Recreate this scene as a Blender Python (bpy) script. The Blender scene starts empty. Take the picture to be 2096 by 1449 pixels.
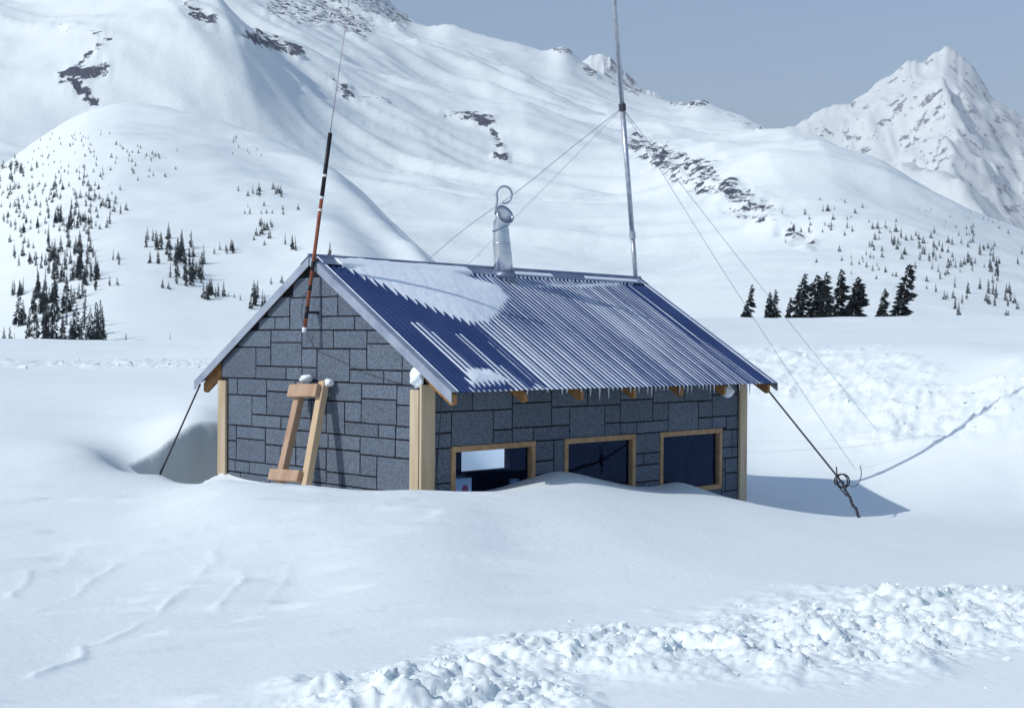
import bpy, math, random
import numpy as np
from mathutils import Vector, Matrix

random.seed(7); rng = np.random.default_rng(7)
scene = bpy.context.scene
col = scene.collection
R = math.radians

# ------------------------------------------------------------------ camera
F, PIT, ROLL = 2644.6, -0.0059, 0.0069          # focal length in photo pixels (2096 wide), pitch, roll
cd = bpy.data.cameras.new('camera'); cam = bpy.data.objects.new('camera', cd); col.objects.link(cam)
cd.sensor_width = 36; cd.lens = F / 2096 * 36; cd.clip_start = 0.1; cd.clip_end = 40000
cam.matrix_world = Matrix.Rotation(R(90) + PIT, 4, 'X') @ Matrix.Rotation(ROLL, 4, 'Z')
scene.camera = cam

# ------------------------------------------------------------------ world and sun
SUN_AZ, SUN_EL = R(25), R(38)                    # light travels along (cos az, sin az), falling at el
sun_from = Vector((-math.cos(SUN_AZ) * math.cos(SUN_EL), -math.sin(SUN_AZ) * math.cos(SUN_EL), math.sin(SUN_EL)))
w = bpy.data.worlds.new('World'); scene.world = w; w.use_nodes = True
nt = w.node_tree; bg = nt.nodes['Background']
sky = nt.nodes.new('ShaderNodeTexSky'); sky.sky_type = 'NISHITA'; sky.sun_disc = False
sky.sun_elevation = SUN_EL; sky.sun_rotation = math.atan2(sun_from.x, sun_from.y)
sky.altitude = 1200; sky.air_density = 1.6; sky.dust_density = 2.0; sky.ozone_density = 6.0
nt.links.new(sky.outputs[0], bg.inputs[0]); bg.inputs[1].default_value = 0.135
sl = bpy.data.lights.new('sun', 'SUN'); sun = bpy.data.objects.new('sun', sl); col.objects.link(sun)
sl.energy = 3.6; sl.angle = R(0.5); sl.color = (1, .975, .94)
sun.rotation_euler = (-sun_from).to_track_quat('-Z', 'Y').to_euler()
sun.location = sun_from * 60
vs = scene.view_settings
vs.view_transform = 'Standard'; vs.look = 'None'; vs.gamma = 1; vs.use_curve_mapping = False
vs.exposure = 0.05

# ------------------------------------------------------------------ pixel helpers (2096 x 1449 photo pixels)
def ray(px, py):
    u, v = px - 1048, py - 724.5
    c, s = math.cos(ROLL), math.sin(ROLL)
    u, v = c * u + s * v, -s * u + c * v
    d = (u / F, 1.0, -v / F)
    return np.array([d[0], d[1] * math.cos(PIT) - d[2] * math.sin(PIT), d[1] * math.sin(PIT) + d[2] * math.cos(PIT)])
def at(px, py, depth):
    d = ray(px, py); return d * (depth / d[1])
# hut frame: b along the long side wall, a along the gable, z up (eye level is 0)
TH = 0.8037; CX, CY = -0.9247, 13.2978
SD = np.array([math.cos(TH), math.sin(TH), 0]); GD = np.array([-math.sin(TH), math.cos(TH), 0])
C0 = np.array([CX, CY, 0.0])
W, L, ZR, ZE, OE = 3.66, 5.8455, 0.985, -0.4675, 0.487
BASE = -2.95
TANP = (ZR - ZE) / (W / 2 + OE); PITCH = math.atan(TANP)
def hw(b, a, z): return C0 + b * SD + a * GD + np.array([0, 0, z])
def to_hut(x, y):
    dx, dy = x - CX, y - CY
    return dx * SD[0] + dy * SD[1], dx * GD[0] + dy * GD[1]
def hit_plane(px, py, p0, n):
    d = ray(px, py); return d * (np.dot(p0, n) / np.dot(d, n))
def hit_b(px, py, b=0.0):                        # plane parallel to the gable -> (a, z)
    p = hit_plane(px, py, hw(b, 0, 0), SD); return to_hut(p[0], p[1])[1], p[2]
def hit_a(px, py, a=0.0):                        # plane parallel to the side wall -> (b, z)
    p = hit_plane(px, py, hw(0, a, 0), GD); return to_hut(p[0], p[1])[0], p[2]
NR = np.cross(SD, (-GD * math.cos(PITCH) - np.array([0, 0, 1]) * math.sin(PITCH))); NR = -NR if NR[2] < 0 else NR
SLOPE = (W / 2 + OE) / math.cos(PITCH)
def roof_bq(px, py):                             # on the roof slope facing us -> b, distance q down from the ridge
    p = hit_plane(px, py, hw(0, W / 2, ZR), NR); b, a = to_hut(p[0], p[1])
    return b, (W / 2 - a) / math.cos(PITCH)

# ------------------------------------------------------------------ materials
def mat(name, color, rough=0.7, metal=0.0, spec=0.3, noise=None, bump=None, coords='Object'):
    """noise = (scale, colour2, low, high[, stretch]); bump = (scale, strength, distance[, detail])"""
    m = bpy.data.materials.new(name); m.use_nodes = True
    n, l = m.node_tree.nodes, m.node_tree.links
    p = n['Principled BSDF']
    p.inputs['Base Color'].default_value = (*color, 1); p.inputs['Roughness'].default_value = rough
    p.inputs['Metallic'].default_value = metal; p.inputs['Specular IOR Level'].default_value = spec
    tc = n.new('ShaderNodeTexCoord')
    if noise:
        src = tc.outputs[coords]
        if len(noise) > 4:
            mp = n.new('ShaderNodeMapping'); mp.inputs['Scale'].default_value = noise[4]
            l.new(src, mp.inputs[0]); src = mp.outputs[0]
        t = n.new('ShaderNodeTexNoise'); t.inputs['Scale'].default_value = noise[0]; t.inputs['Detail'].default_value = 6
        l.new(src, t.inputs['Vector'])
        r = n.new('ShaderNodeMapRange'); r.inputs[1].default_value = noise[2]; r.inputs[2].default_value = noise[3]
        l.new(t.outputs[0], r.inputs[0])
        mx = n.new('ShaderNodeMix'); mx.data_type = 'RGBA'
        mx.inputs[6].default_value = (*color, 1); mx.inputs[7].default_value = (*noise[1], 1)
        l.new(r.outputs[0], mx.inputs[0]); l.new(mx.outputs[2], p.inputs['Base Color'])
    if bump:
        t = n.new('ShaderNodeTexNoise'); t.inputs['Scale'].default_value = bump[0]
        t.inputs['Detail'].default_value = bump[3] if len(bump) > 3 else 4
        l.new(tc.outputs[coords], t.inputs['Vector'])
        b = n.new('ShaderNodeBump'); b.inputs['Strength'].default_value = bump[1]; b.inputs['Distance'].default_value = bump[2]
        l.new(t.outputs[0], b.inputs['Height']); l.new(b.outputs[0], p.inputs['Normal'])
    return m
SNOWC = (.79, .85, .835)
M = {}
M['snow'] = mat('snow', SNOWC, .6, spec=.25, noise=(1.3, (.815, .87, .855), .35, .65), bump=(17, .22, .02, 3))
M['roof_snow'] = mat('roof_snow', (.82, .87, .91), .6, spec=.25, bump=(18, .15, .02, 3))
M['siding'] = mat('siding', (.078, .097, .128), .95, spec=.1, noise=(62, (.155, .187, .232), .36, .66), bump=(120, .3, .004))
_n, _l = M['siding'].node_tree.nodes, M['siding'].node_tree.links      # every block its own shade of grey
_oi = _n.new('ShaderNodeObjectInfo'); _mr = _n.new('ShaderNodeMapRange'); _mr.inputs[3].default_value = .90; _mr.inputs[4].default_value = 1.10; _l.new(_oi.outputs['Random'], _mr.inputs[0])
_hs = _n.new('ShaderNodeHueSaturation'); _l.new(_mr.outputs[0], _hs.inputs['Value'])
_src = _n['Principled BSDF'].inputs['Base Color'].links[0].from_socket; _l.new(_src, _hs.inputs['Color']); _l.new(_hs.outputs[0], _n['Principled BSDF'].inputs['Base Color'])
M['joint'] = mat('joint', (.018, .018, .026), .95, spec=.05, noise=(9, (.05, .045, .05), .45, .75))
M['lumber'] = mat('lumber', (.40, .31, .20), .75, spec=.2, noise=(9, (.55, .45, .32), .32, .62, (1, 1, .10)), bump=(60, .2, .003))
M['rough_lumber'] = mat('rough_lumber', (.36, .215, .145), .85, spec=.15, noise=(9, (.50, .36, .25), .3, .7, (1, 1, .15)), bump=(60, .3, .004))
M['pale_lumber'] = mat('pale_lumber', (.60, .45, .29), .8, spec=.15, noise=(9, (.52, .36, .23), .35, .75, (1, 1, .15)), bump=(60, .3, .004))
M['frame_wood'] = mat('frame_wood', (.44, .29, .16), .75, spec=.2, noise=(11, (.33, .20, .11), .4, .7), bump=(60, .2, .003))
M['rafter_wood'] = mat('rafter_wood', (.36, .20, .085), .8, spec=.15, noise=(12, (.24, .12, .05), .4, .7))
M['roof_metal'] = mat('roof_metal', (.06, .105, .25), .38, metal=.85, spec=.5, noise=(1.5, (.10, .15, .31), .35, .7))
M['flashing'] = mat('flashing', (.40, .45, .53), .45, metal=.45, spec=.5, noise=(4, (.27, .31, .40), .35, .7))
M['cap_metal'] = mat('cap_metal', (.20, .25, .37), .4, metal=.7, spec=.5, noise=(3, (.34, .38, .46), .4, .7))
M['galv'] = mat('galv', (.62, .66, .72), .28, metal=.9, spec=.5, noise=(9, (.50, .54, .60), .4, .7))
M['galv_dark'] = mat('galv_dark', (.22, .26, .34), .5, metal=.8, spec=.5)
M['mast'] = mat('mast', (.47, .50, .56), .4, metal=.6, spec=.5, noise=(14, (.33, .35, .40), .45, .7))
M['dark_metal'] = mat('dark_metal', (.06, .065, .08), .55, metal=.5)
M['black'] = mat('black', (.012, .012, .016), .5)
M['rust'] = mat('rust', (.26, .085, .045), .65, spec=.25, noise=(14, (.15, .045, .03), .4, .7))
M['white_band'] = mat('white_band', (.75, .76, .78), .5)
M['whip'] = mat('whip', (.34, .22, .27), .4, metal=.4)
M['wire'] = mat('wire', (.15, .17, .22), .5, metal=.4)
M['pale_wire'] = mat('pale_wire', (.36, .40, .47), .5, metal=.4)
M['cable'] = mat('cable', (.035, .035, .045), .6)
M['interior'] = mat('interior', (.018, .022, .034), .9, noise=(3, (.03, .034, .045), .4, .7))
M['bark'] = mat('bark', (.07, .055, .05), .95, noise=(14, (.12, .10, .09), .4, .7))
M['needles'] = mat('needles', (.026, .036, .044), .85, spec=.15, noise=(2.2, (.052, .062, .062), .35, .7))
M['far_needles'] = mat('far_needles', (.028, .042, .05), .9, spec=.1, noise=(.5, (.055, .072, .075), .35, .7))
M['paper'] = mat('paper', (.72, .74, .76), .8)
M['red'] = mat('red', (.55, .12, .14), .7)
M['cup'] = mat('cup', (.30, .38, .46), .4)
g = bpy.data.materials.new('glass'); g.use_nodes = True; gn, gl = g.node_tree.nodes, g.node_tree.links
gn.remove(gn['Principled BSDF'])
tr = gn.new('ShaderNodeBsdfTransparent'); tr.inputs[0].default_value = (.78, .86, .95, 1)
gs = gn.new('ShaderNodeBsdfGlossy'); gs.inputs['Roughness'].default_value = .03; gs.inputs[0].default_value = (.17, .27, .60, 1)
fr = gn.new('ShaderNodeFresnel'); fr.inputs[0].default_value = 1.5
ge = gn.new('ShaderNodeNewGeometry'); sb_ = gn.new('ShaderNodeMath'); sb_.operation = 'SUBTRACT'; sb_.inputs[0].default_value = 1; gl.new(ge.outputs['Backfacing'], sb_.inputs[1])
ml = gn.new('ShaderNodeMath'); ml.operation = 'MULTIPLY'; gl.new(fr.outputs[0], ml.inputs[0]); gl.new(sb_.outputs[0], ml.inputs[1])   # outer face reflects, inner face only lets light through
gm = gn.new('ShaderNodeMixShader'); gl.new(ml.outputs[0], gm.inputs[0]); gl.new(tr.outputs[0], gm.inputs[1]); gl.new(gs.outputs[0], gm.inputs[2])
gl.new(gm.outputs[0], gn['Material Output'].inputs[0]); M['glass'] = g
ice = mat('ice', (.75, .83, .90), .12, spec=.5); ice.node_tree.nodes['Principled BSDF'].inputs['Transmission Weight'].default_value = .35
M['ice'] = ice

def mountain_mat(name, rock_a, rock_b, nscale, bumpd):
    m = bpy.data.materials.new(name); m.use_nodes = True
    n, l = m.node_tree.nodes, m.node_tree.links; p = n['Principled BSDF']
    p.inputs['Roughness'].default_value = .8; p.inputs['Specular IOR Level'].default_value = .12
    tc = n.new('ShaderNodeTexCoord'); at_ = n.new('ShaderNodeAttribute'); at_.attribute_name = 'rock'
    t = n.new('ShaderNodeTexNoise'); t.inputs['Scale'].default_value = nscale; t.inputs['Detail'].default_value = 9; t.inputs['Roughness'].default_value = .72
    l.new(tc.outputs['Object'], t.inputs['Vector'])
    sc_ = n.new('ShaderNodeMath'); sc_.operation = 'MULTIPLY_ADD'; sc_.inputs[1].default_value = 2.4; sc_.inputs[2].default_value = -.70; l.new(t.outputs[0], sc_.inputs[0])
    ad = n.new('ShaderNodeMath'); ad.operation = 'ADD'; l.new(at_.outputs['Fac'], ad.inputs[0]); l.new(sc_.outputs[0], ad.inputs[1])
    r = n.new('ShaderNodeMapRange'); r.inputs[1].default_value = .97; r.inputs[2].default_value = 1.06; l.new(ad.outputs[0], r.inputs[0])
    t2 = n.new('ShaderNodeTexNoise'); t2.inputs['Scale'].default_value = nscale * 3; t2.inputs['Detail'].default_value = 5
    l.new(tc.outputs['Object'], t2.inputs['Vector'])
    rk = n.new('ShaderNodeMix'); rk.data_type = 'RGBA'; rk.inputs[6].default_value = (*rock_a, 1); rk.inputs[7].default_value = (*rock_b, 1)
    l.new(t2.outputs[0], rk.inputs[0])
    mx = n.new('ShaderNodeMix'); mx.data_type = 'RGBA'; mx.inputs[6].default_value = (*SNOWC, 1)
    l.new(r.outputs[0], mx.inputs[0]); l.new(rk.outputs[2], mx.inputs[7]); l.new(mx.outputs[2], p.inputs['Base Color'])
    b = n.new('ShaderNodeBump'); b.inputs['Strength'].default_value = .5; b.inputs['Distance'].default_value = bumpd
    l.new(t.outputs[0], b.inputs['Height']); l.new(b.outputs[0], p.inputs['Normal'])
    return m
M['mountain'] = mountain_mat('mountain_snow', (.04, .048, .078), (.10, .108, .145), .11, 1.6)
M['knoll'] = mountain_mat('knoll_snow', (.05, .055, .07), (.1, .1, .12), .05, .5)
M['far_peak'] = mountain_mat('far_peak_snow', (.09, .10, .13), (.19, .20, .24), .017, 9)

# ------------------------------------------------------------------ object helpers
def tag(o, label=None, cat=None, group=None, kind=None):
    if label: o['label'] = label
    if cat: o['category'] = cat
    if group: o['group'] = group
    if kind: o['kind'] = kind
    return o
def link(name, me, parent=None):
    o = bpy.data.objects.new(name, me); col.objects.link(o)
    if parent is not None: o.parent = parent
    return o
def empty(name, loc=(0, 0, 0), rz=0.0, parent=None):
    o = link(name, None, parent); o.location = loc; o.rotation_euler = (0, 0, rz); o.empty_display_size = .2
    return o
class MB:
    def __init__(s): s.v = []; s.f = []
    def add(s, v, f):
        k = len(s.v); s.v += [tuple(map(float, q)) for q in v]; s.f += [tuple(i + k for i in q) for q in f]; return s
    def box(s, x0, x1, y0, y1, z0, z1):
        return s.add([(x0, y0, z0), (x1, y0, z0), (x1, y1, z0), (x0, y1, z0), (x0, y0, z1), (x1, y0, z1), (x1, y1, z1), (x0, y1, z1)],
                     [(3, 2, 1, 0), (4, 5, 6, 7), (0, 1, 5, 4), (1, 2, 6, 5), (2, 3, 7, 6), (3, 0, 4, 7)])
    def prism(s, poly, ext):
        """poly: 3d points; ext: extrusion vector"""
        n = len(poly); e = np.array(ext, float)
        v = [np.array(q, float) for q in poly]; v = v + [q + e for q in v]
        return s.add(v, [tuple(range(n))[::-1], tuple(range(n, 2 * n))] + [(i, (i + 1) % n, n + (i + 1) % n, n + i) for i in range(n)])
    def tube(s, pts, r, n=8, cap=True):
        pts = [np.array(q, float) for q in pts]; rr = r if hasattr(r, '__len__') else [r] * len(pts)
        rings = []
        t0 = pts[1] - pts[0]; up = np.array([0, 0, 1.0]) if abs(t0[2]) < .9 * np.linalg.norm(t0) else np.array([0, 1.0, 0])
        x = np.cross(t0, up); x /= np.linalg.norm(x)
        for i, q in enumerate(pts):
            t = pts[min(i + 1, len(pts) - 1)] - pts[max(i - 1, 0)]; t = t / (np.linalg.norm(t) + 1e-12)
            x = x - t * np.dot(x, t); x /= np.linalg.norm(x); y = np.cross(t, x)
            rings.append([q + rr[i] * (math.cos(2 * math.pi * k / n) * x + math.sin(2 * math.pi * k / n) * y) for k in range(n)])
        v = [p for ring in rings for p in ring]; f = []
        for i in range(len(pts) - 1):
            for k in range(n):
                f.append((i * n + k, i * n + (k + 1) % n, (i + 1) * n + (k + 1) % n, (i + 1) * n + k))
        if cap: f += [tuple(range(n))[::-1], tuple(range((len(pts) - 1) * n, len(pts) * n))]
        return s.add(v, f)
    def beam(s, p0, p1, wdir, wd, th):
        """rectangular bar from p0 to p1, width wd along wdir, thickness th across"""
        p0, p1, wdir = (np.array(q, float) for q in (p0, p1, wdir)); t = p1 - p0; t /= np.linalg.norm(t)
        wdir = wdir - t * np.dot(wdir, t); wdir /= np.linalg.norm(wdir); n = np.cross(t, wdir)
        c = [p0 + wdir * wd / 2 * i + n * th / 2 * j for i, j in ((-1, -1), (1, -1), (1, 1), (-1, 1))]
        return s.prism(c, p1 - p0)
    def mesh(s, name, m, smooth=False):
        me = bpy.data.meshes.new(name); me.from_pydata(s.v, [], s.f); me.materials.append(m)
        me.validate(); me.update()
        if smooth: me.polygons.foreach_set('use_smooth', [True] * len(me.polygons))
        return me
    def build(s, name, m, parent=None, smooth=False, bevel=0.0):
        import bmesh
        me = s.mesh(name, m, smooth)
        bm = bmesh.new(); bm.from_mesh(me); bmesh.ops.recalc_face_normals(bm, faces=bm.faces)
        if bevel: bmesh.ops.bevel(bm, geom=list(bm.edges), offset=bevel, segments=1, affect='EDGES', clamp_overlap=True)
        bm.to_mesh(me); bm.free()
        if smooth: me.polygons.foreach_set('use_smooth', [True] * len(me.polygons))
        return link(name, me, parent)
def grid_object(name, X, Y, Z, m, attrs=None, keep=None, kind='structure', label=None, cat=None, parent=None):
    nr, nc = X.shape
    idx = np.arange(nr * nc).reshape(nr, nc)
    q = np.stack([idx[:-1, :-1], idx[:-1, 1:], idx[1:, 1:], idx[1:, :-1]], -1).reshape(-1, 4)
    if keep is not None: q = q[keep.reshape(-1)]
    v = np.stack([X, Y, Z], -1).reshape(-1, 3)
    used = np.unique(q); remap = np.full(len(v), -1); remap[used] = np.arange(len(used)); q = remap[q]; v = v[used]
    me = bpy.data.meshes.new(name)
    me.vertices.add(len(v)); me.vertices.foreach_set('co', v.astype(np.float32).ravel())
    me.loops.add(q.size); me.loops.foreach_set('vertex_index', q.astype(np.int32).ravel())
    me.polygons.add(len(q)); me.polygons.foreach_set('loop_start', np.arange(0, q.size, 4, dtype=np.int32))
    me.polygons.foreach_set('use_smooth', np.ones(len(q), bool))
    me.update(calc_edges=True)
    for k, a in (attrs or {}).items():
        at_ = me.attributes.new(k, 'FLOAT', 'POINT'); at_.data.foreach_set('value', a.reshape(-1)[used].astype(np.float32))
    me.materials.append(m)
    o = link(name, me, parent); tag(o, label, cat, kind=kind)
    return o

# ------------------------------------------------------------------ numpy noise
_P = rng.permutation(512); _P = np.concatenate([_P, _P, _P])
_G = rng.uniform(-1, 1, 512)
def vnoise(x, y):
    xi = np.floor(x).astype(int); yi = np.floor(y).astype(int); fx = x - xi; fy = y - yi
    fx = fx * fx * fx * (fx * (fx * 6 - 15) + 10); fy = fy * fy * fy * (fy * (fy * 6 - 15) + 10)
    def h(i, j): return _G[_P[(_P[i & 511] + (j & 511)) & 511] & 511]
    a, b, c, d = h(xi, yi), h(xi + 1, yi), h(xi, yi + 1), h(xi + 1, yi + 1)
    return (a * (1 - fx) + b * fx) * (1 - fy) + (c * (1 - fx) + d * fx) * fy
def fbm(x, y, o=4, g=.5):
    s = 0; a = 1; t = 0
    for k in range(o): s = s + a * vnoise(x + 17.3 * k, y - 9.1 * k); t += a; a *= g; x = x * 2.03; y = y * 2.03
    return s / t
def ridged(x, y, o=4, g=.5):
    s = 0; a = 1; t = 0
    for k in range(o): s = s + a * (1 - np.abs(vnoise(x + 7.7 * k, y + 3.1 * k)) * 2); t += a; a *= g; x = x * 2.1; y = y * 2.1
    return s / t
def sstep(a, b, x): t = np.clip((x - a) / (b - a), 0, 1); return t * t * (3 - 2 * t)
def seg_dist(x, y, pts):
    """distance to a polyline, and parameter 0..1 along it"""
    best = np.full(np.shape(x), 1e18); par = np.zeros(np.shape(x)); side = np.zeros(np.shape(x))
    n = len(pts) - 1
    for i in range(n):
        ax, ay = pts[i][:2]; bx, by = pts[i + 1][:2]; dx, dy = bx - ax, by - ay; L2 = dx * dx + dy * dy + 1e-12
        t = np.clip(((x - ax) * dx + (y - ay) * dy) / L2, 0, 1)
        ex, ey = x - ax - t * dx, y - ay - t * dy; d = np.hypot(ex, ey)
        m = d < best
        best = np.where(m, d, best); par = np.where(m, (i + t) / n, par); side = np.where(m, np.sign(dx * (y - ay) - dy * (x - ax)), side)
    return best, par, side

# ================================================================== NEAR SNOW
ctl = [(-200, 1449, 5.6), (0, 1449, 5.8), (700, 1449, 5.8), (1400, 1449, 5.8), (2096, 1449, 5.8), (2400, 1449, 5.7),
 (0, 1200, 8.6), (600, 1200, 8.7), (1048, 1200, 8.8), (1500, 1205, 8.9), (2096, 1210, 9.0), (2500, 1210, 9.0), (-400, 1190, 8.6),
 (0, 1050, 11.4), (300, 1035, 11.6), (-400, 1040, 11.5), (1048, 1090, 10.4), (1500, 1110, 10.8), (1900, 1130, 11.2), (2400, 1130, 11.5),
 (470, 984, 12.4), (640, 998, 12.0), (850, 1009, 11.6), (1000, 1009, 12.0), (1100, 1006, 12.4), (1260, 1011, 13.0), (1440, 1027, 13.8),
 (1560, 1038, 14.3), (1700, 1056, 14.9), (1856, 1061, 15.6), (2096, 1062, 16.2), (2500, 1060, 17),
 (1856, 1056, 17.6), (1980, 1010, 19.0), (2096, 985, 19.4), (2500, 960, 20),
 (1570, 1006, 19.2), (1690, 1001, 20.0), (1769, 992, 20.3), (1910, 885, 21.7), (2000, 815, 22.4), (2096, 735, 23.2), (2500, 730, 23.5),
 (1530, 712, 31), (1650, 712, 30), (1800, 712, 28), (1950, 714, 26.5), (2096, 718, 25.2), (2500, 722, 25), (1530, 850, 24.5), (1530, 950, 21.8), (1700, 850, 23.6), (1700, 930, 21.8), (1850, 800, 23.8),
 (1530, 706, 37), (1800, 706, 35), (2096, 708, 33), (1520, 680, 50), (2096, 676, 48),
 (1500, 660, 72), (1680, 657, 68), (1800, 655, 67), (2096, 650, 64), (2500, 650, 62), (1300, 668, 76),
 (0, 930, 15), (200, 930, 15.2), (-400, 930, 15), (0, 850, 20), (200, 850, 20.3), (-400, 850, 20), (0, 785, 30), (430, 785, 26), (200, 783, 30), (-400, 785, 30),
 (200, 752, 44), (0, 752, 44), (430, 750, 42), (0, 711, 85), (-400, 712, 85), (220, 709, 82), (440, 706, 80), (800, 700, 80),
 (325, 968, 14.9), (345, 915, 16.3), (385, 866, 16.8), (420, 846, 17.2), (448, 840, 17.8), (470, 836, 18.6), (330, 850, 18.6), (430, 815, 20.5)]
P = [at(*c) for c in ctl]
P += [np.array([x, y, -1.66]) for x, y in ((-3, 3.2), (3, 3.2), (0, 2.0), (-2, 1.2), (2, 1.2))]
def wall_pt(px, py, a=-.12): b, z = hit_a(px, py, a); return hw(b, a, z)
for px, py in ((900, 1012), (960, 1010), (1020, 1000), (1085, 980), (1145, 963), (1200, 975), (1260, 990), (1315, 1000), (1350, 1000), (1392, 988), (1435, 1000), (1475, 1014), (1515, 1024)):
    P.append(wall_pt(px, py))
for a, b, z in ((.4, -.3, -1.58), (1.8, -.3, -1.64), (3.1, -.35, -1.74), (W + .1, -.5, -1.74), (W + .25, -1.0, -1.66), (W - .5, -.9, -1.62), (4.3, 2.2, -1.1), (4.3, 3.2, -1.25), (4.3, 4.4, -1.35), (5.6, 1.6, -.95), (6.0, 3, -1.1), (6.6, 4.6, -1.2), (5.2, 6, -1.3), (8.5, 6, -1.0), (2, 7.5, -1.9), (0.3, 7.3, -2.2)):
    P.append(hw(b, a, z))
# behind the trees / last ridge the ground falls away
P += [np.array([u * 130, 130, -5.0]) for u in (-.5, -.3, -.1, .1, .3, .5)] + [np.array([u * 170, 170, -9.0]) for u in (-.5, -.2, .1, .4)]
P = np.array(P)
def tps_coords(x, y): return np.clip(x / y, -.56, .56) * 7.0, np.log(np.maximum(y, 1.0)) * 3.0
cu, cv = tps_coords(P[:, 0], P[:, 1])
def _k(d2): return .5 * d2 * np.log(d2 + 1e-12)
n_ = len(P); K = _k((cu[:, None] - cu) ** 2 + (cv[:, None] - cv) ** 2) + np.eye(n_) * .004
A_ = np.zeros((n_ + 3, n_ + 3)); A_[:n_, :n_] = K; Pm = np.stack([np.ones(n_), cu, cv], 1); A_[:n_, n_:] = Pm; A_[n_:, :n_] = Pm.T
wts = np.linalg.solve(A_, np.concatenate([P[:, 2], np.zeros(3)]))
def tps(x, y):
    sh = np.shape(x); u, v = tps_coords(np.ravel(x), np.ravel(y)); out = np.empty(len(u))
    for i in range(0, len(u), 20000):
        s = slice(i, i + 20000)
        d2 = (u[s, None] - cu) ** 2 + (v[s, None] - cv) ** 2
        out[s] = _k(d2) @ wts[:n_] + wts[n_] + wts[n_ + 1] * u[s] + wts[n_ + 2] * v[s]
    return out.reshape(sh)
def g2(px, py, d): p = at(px, py, d); return (p[0], p[1])
def rubble_mask(x, y):
    """lumpy wind-broken / shovelled snow: strip in the foreground, bank on the right, track on the left"""
    m = np.zeros(np.shape(x)); wob = .55 * fbm(x * 1.1 + 3, y * 1.1, 4)
    for pts, r0, r1 in (([g2(760, 1440, 5.9), g2(900, 1400, 6.3), g2(1100, 1340, 6.9), g2(1500, 1330, 7.0), g2(1750, 1290, 7.4)], .05, .85),
                        ([g2(800, 1449, 5.8), g2(1050, 1430, 6.0)], .1, .55),
                        ([g2(1750, 1280, 7.5), g2(1900, 1240, 8.0), g2(2150, 1230, 8.2)], .2, 1.2)):
        d, _, _ = seg_dist(x, y, pts); m = np.maximum(m, 1 - sstep(r0, r1, d + wob))
    d, _, _ = seg_dist(x, y, [g2(1600, 740, 29), g2(1700, 780, 26), g2(1800, 830, 24), g2(1900, 860, 22.5), g2(2000, 850, 22), g2(2120, 860, 21.5)])
    m = np.maximum(m, .75 * (1 - sstep(.1, 2.0, d + 2.4 * wob)))
    d, _, _ = seg_dist(x, y, [g2(-100, 745, 47), g2(220, 747, 45), g2(445, 752, 42)])
    m = np.maximum(m, .8 * (1 - sstep(.5, 2.5, d + wob)))
    return m
def near_z(x, y, detail=True):
    z = tps(x, y)
    b, a = to_hut(x, y)
    # wind scoop along the back wall and round the far gable corner
    bd = np.maximum(np.maximum(-b - .05, b - L), 0); ad = np.maximum(np.maximum(-a, a - W), 0)
    rim = .96 + .05 * np.sin(b * 3.1 + .6) + .05 * fbm(b * 2.3, a * 2.3, 2)
    depth = sstep(-.78, -.36, b) * (1 - sstep(0, 1.2, b - L))
    pit, bowl = sstep(W - .06, W + .14, a), sstep(W - .6, W - .15, a)
    along = sstep(1.3, 2.6, b)              # further back the scoop opens into a wide sunny bowl
    z = z - depth * ((1 - along) * pit * 1.6 * (1 - sstep(.74, 1.0, (a - W) / rim)) + along * bowl * 1.15 * (1 - sstep(.05, 1.0, (a - W) / 3.0)))
    # far gable lee hollow
    # soft large drifts and wind ripples
    near = 1 - sstep(60, 110, y)
    z = z + near * (.022 * fbm(x * .45, y * .45, 2) + .006 * fbm(x * 1.6 + 5, y * 1.1, 3))
    z = z + sstep(26, 60, y) * .38 * fbm(x * .06, y * .09, 4)
    if detail:
        # sastrugi left foreground: sharp little lips across the wind
        ca, sa = math.cos(.42), math.sin(.42); s_, t_ = x * ca + y * sa, -x * sa + y * ca
        lip = np.clip(fbm(s_ * .55 + 2, t_ * 2.6, 3), -1, 1); lip = np.maximum(0, lip - .10) / .5
        lm = (1 - sstep(-.5, .9, x + .1 * (y - 8))) * sstep(5, 6, y) * (1 - sstep(11.5, 13.5, y))
        z = z + lm * .026 * np.minimum(1, lip * 3.0)
        for pts_, hh in (([(445, 1165), (432, 1180), (340, 1245), (205, 1320), (70, 1395)], .030), ([(245, 1175), (190, 1200), (155, 1232), (75, 1262)], .026), ([(510, 1180), (495, 1200), (445, 1250)], .022),
                         ([(60, 1190), (45, 1215), (20, 1235)], .02), ([(150, 1150), (140, 1175)], .02), ([(430, 1100), (330, 1150), (240, 1170)], .012), ([(590, 1190), (580, 1210), (520, 1260)], .014)):
            gpts = [g2(px_, py_, 1.66 / ((py_ - 703) / F)) for px_, py_ in pts_]
            d_, t2, _ = seg_dist(x + .05 * fbm(x * 4, y * 4, 2), y + .05 * fbm(x * 4 + 9, y * 4, 2), gpts)
            z = z + .55 * hh * np.exp(-(d_ / .03) ** 1.3) * (.55 + .9 * fbm(x * 2.2, y * 2.2, 2))
        rm = rubble_mask(x, y)
        f1 = fbm(x * 2.3, y * 2.3, 3); f2 = fbm(x * 5.6 + 3, y * 5.6, 3); f3 = fbm(x * 12.5, y * 12.5 + 4, 3); f4 = fbm(x * 27 + 1, y * 27, 2)
        amp = 1 + .7 * sstep(15, 25, y)
        z = z + rm * amp * (.065 * sstep(-.3, .45, f1) + .036 * sstep(-.12, .28, f2) + .027 * sstep(-.06, .2, f3) + .020 * f4 + .011 * fbm(x * 52, y * 52, 2))
    return z
az = np.arange(-44, 44.01, .13) * math.pi / 180
lr = [math.log(2.2)]
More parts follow.
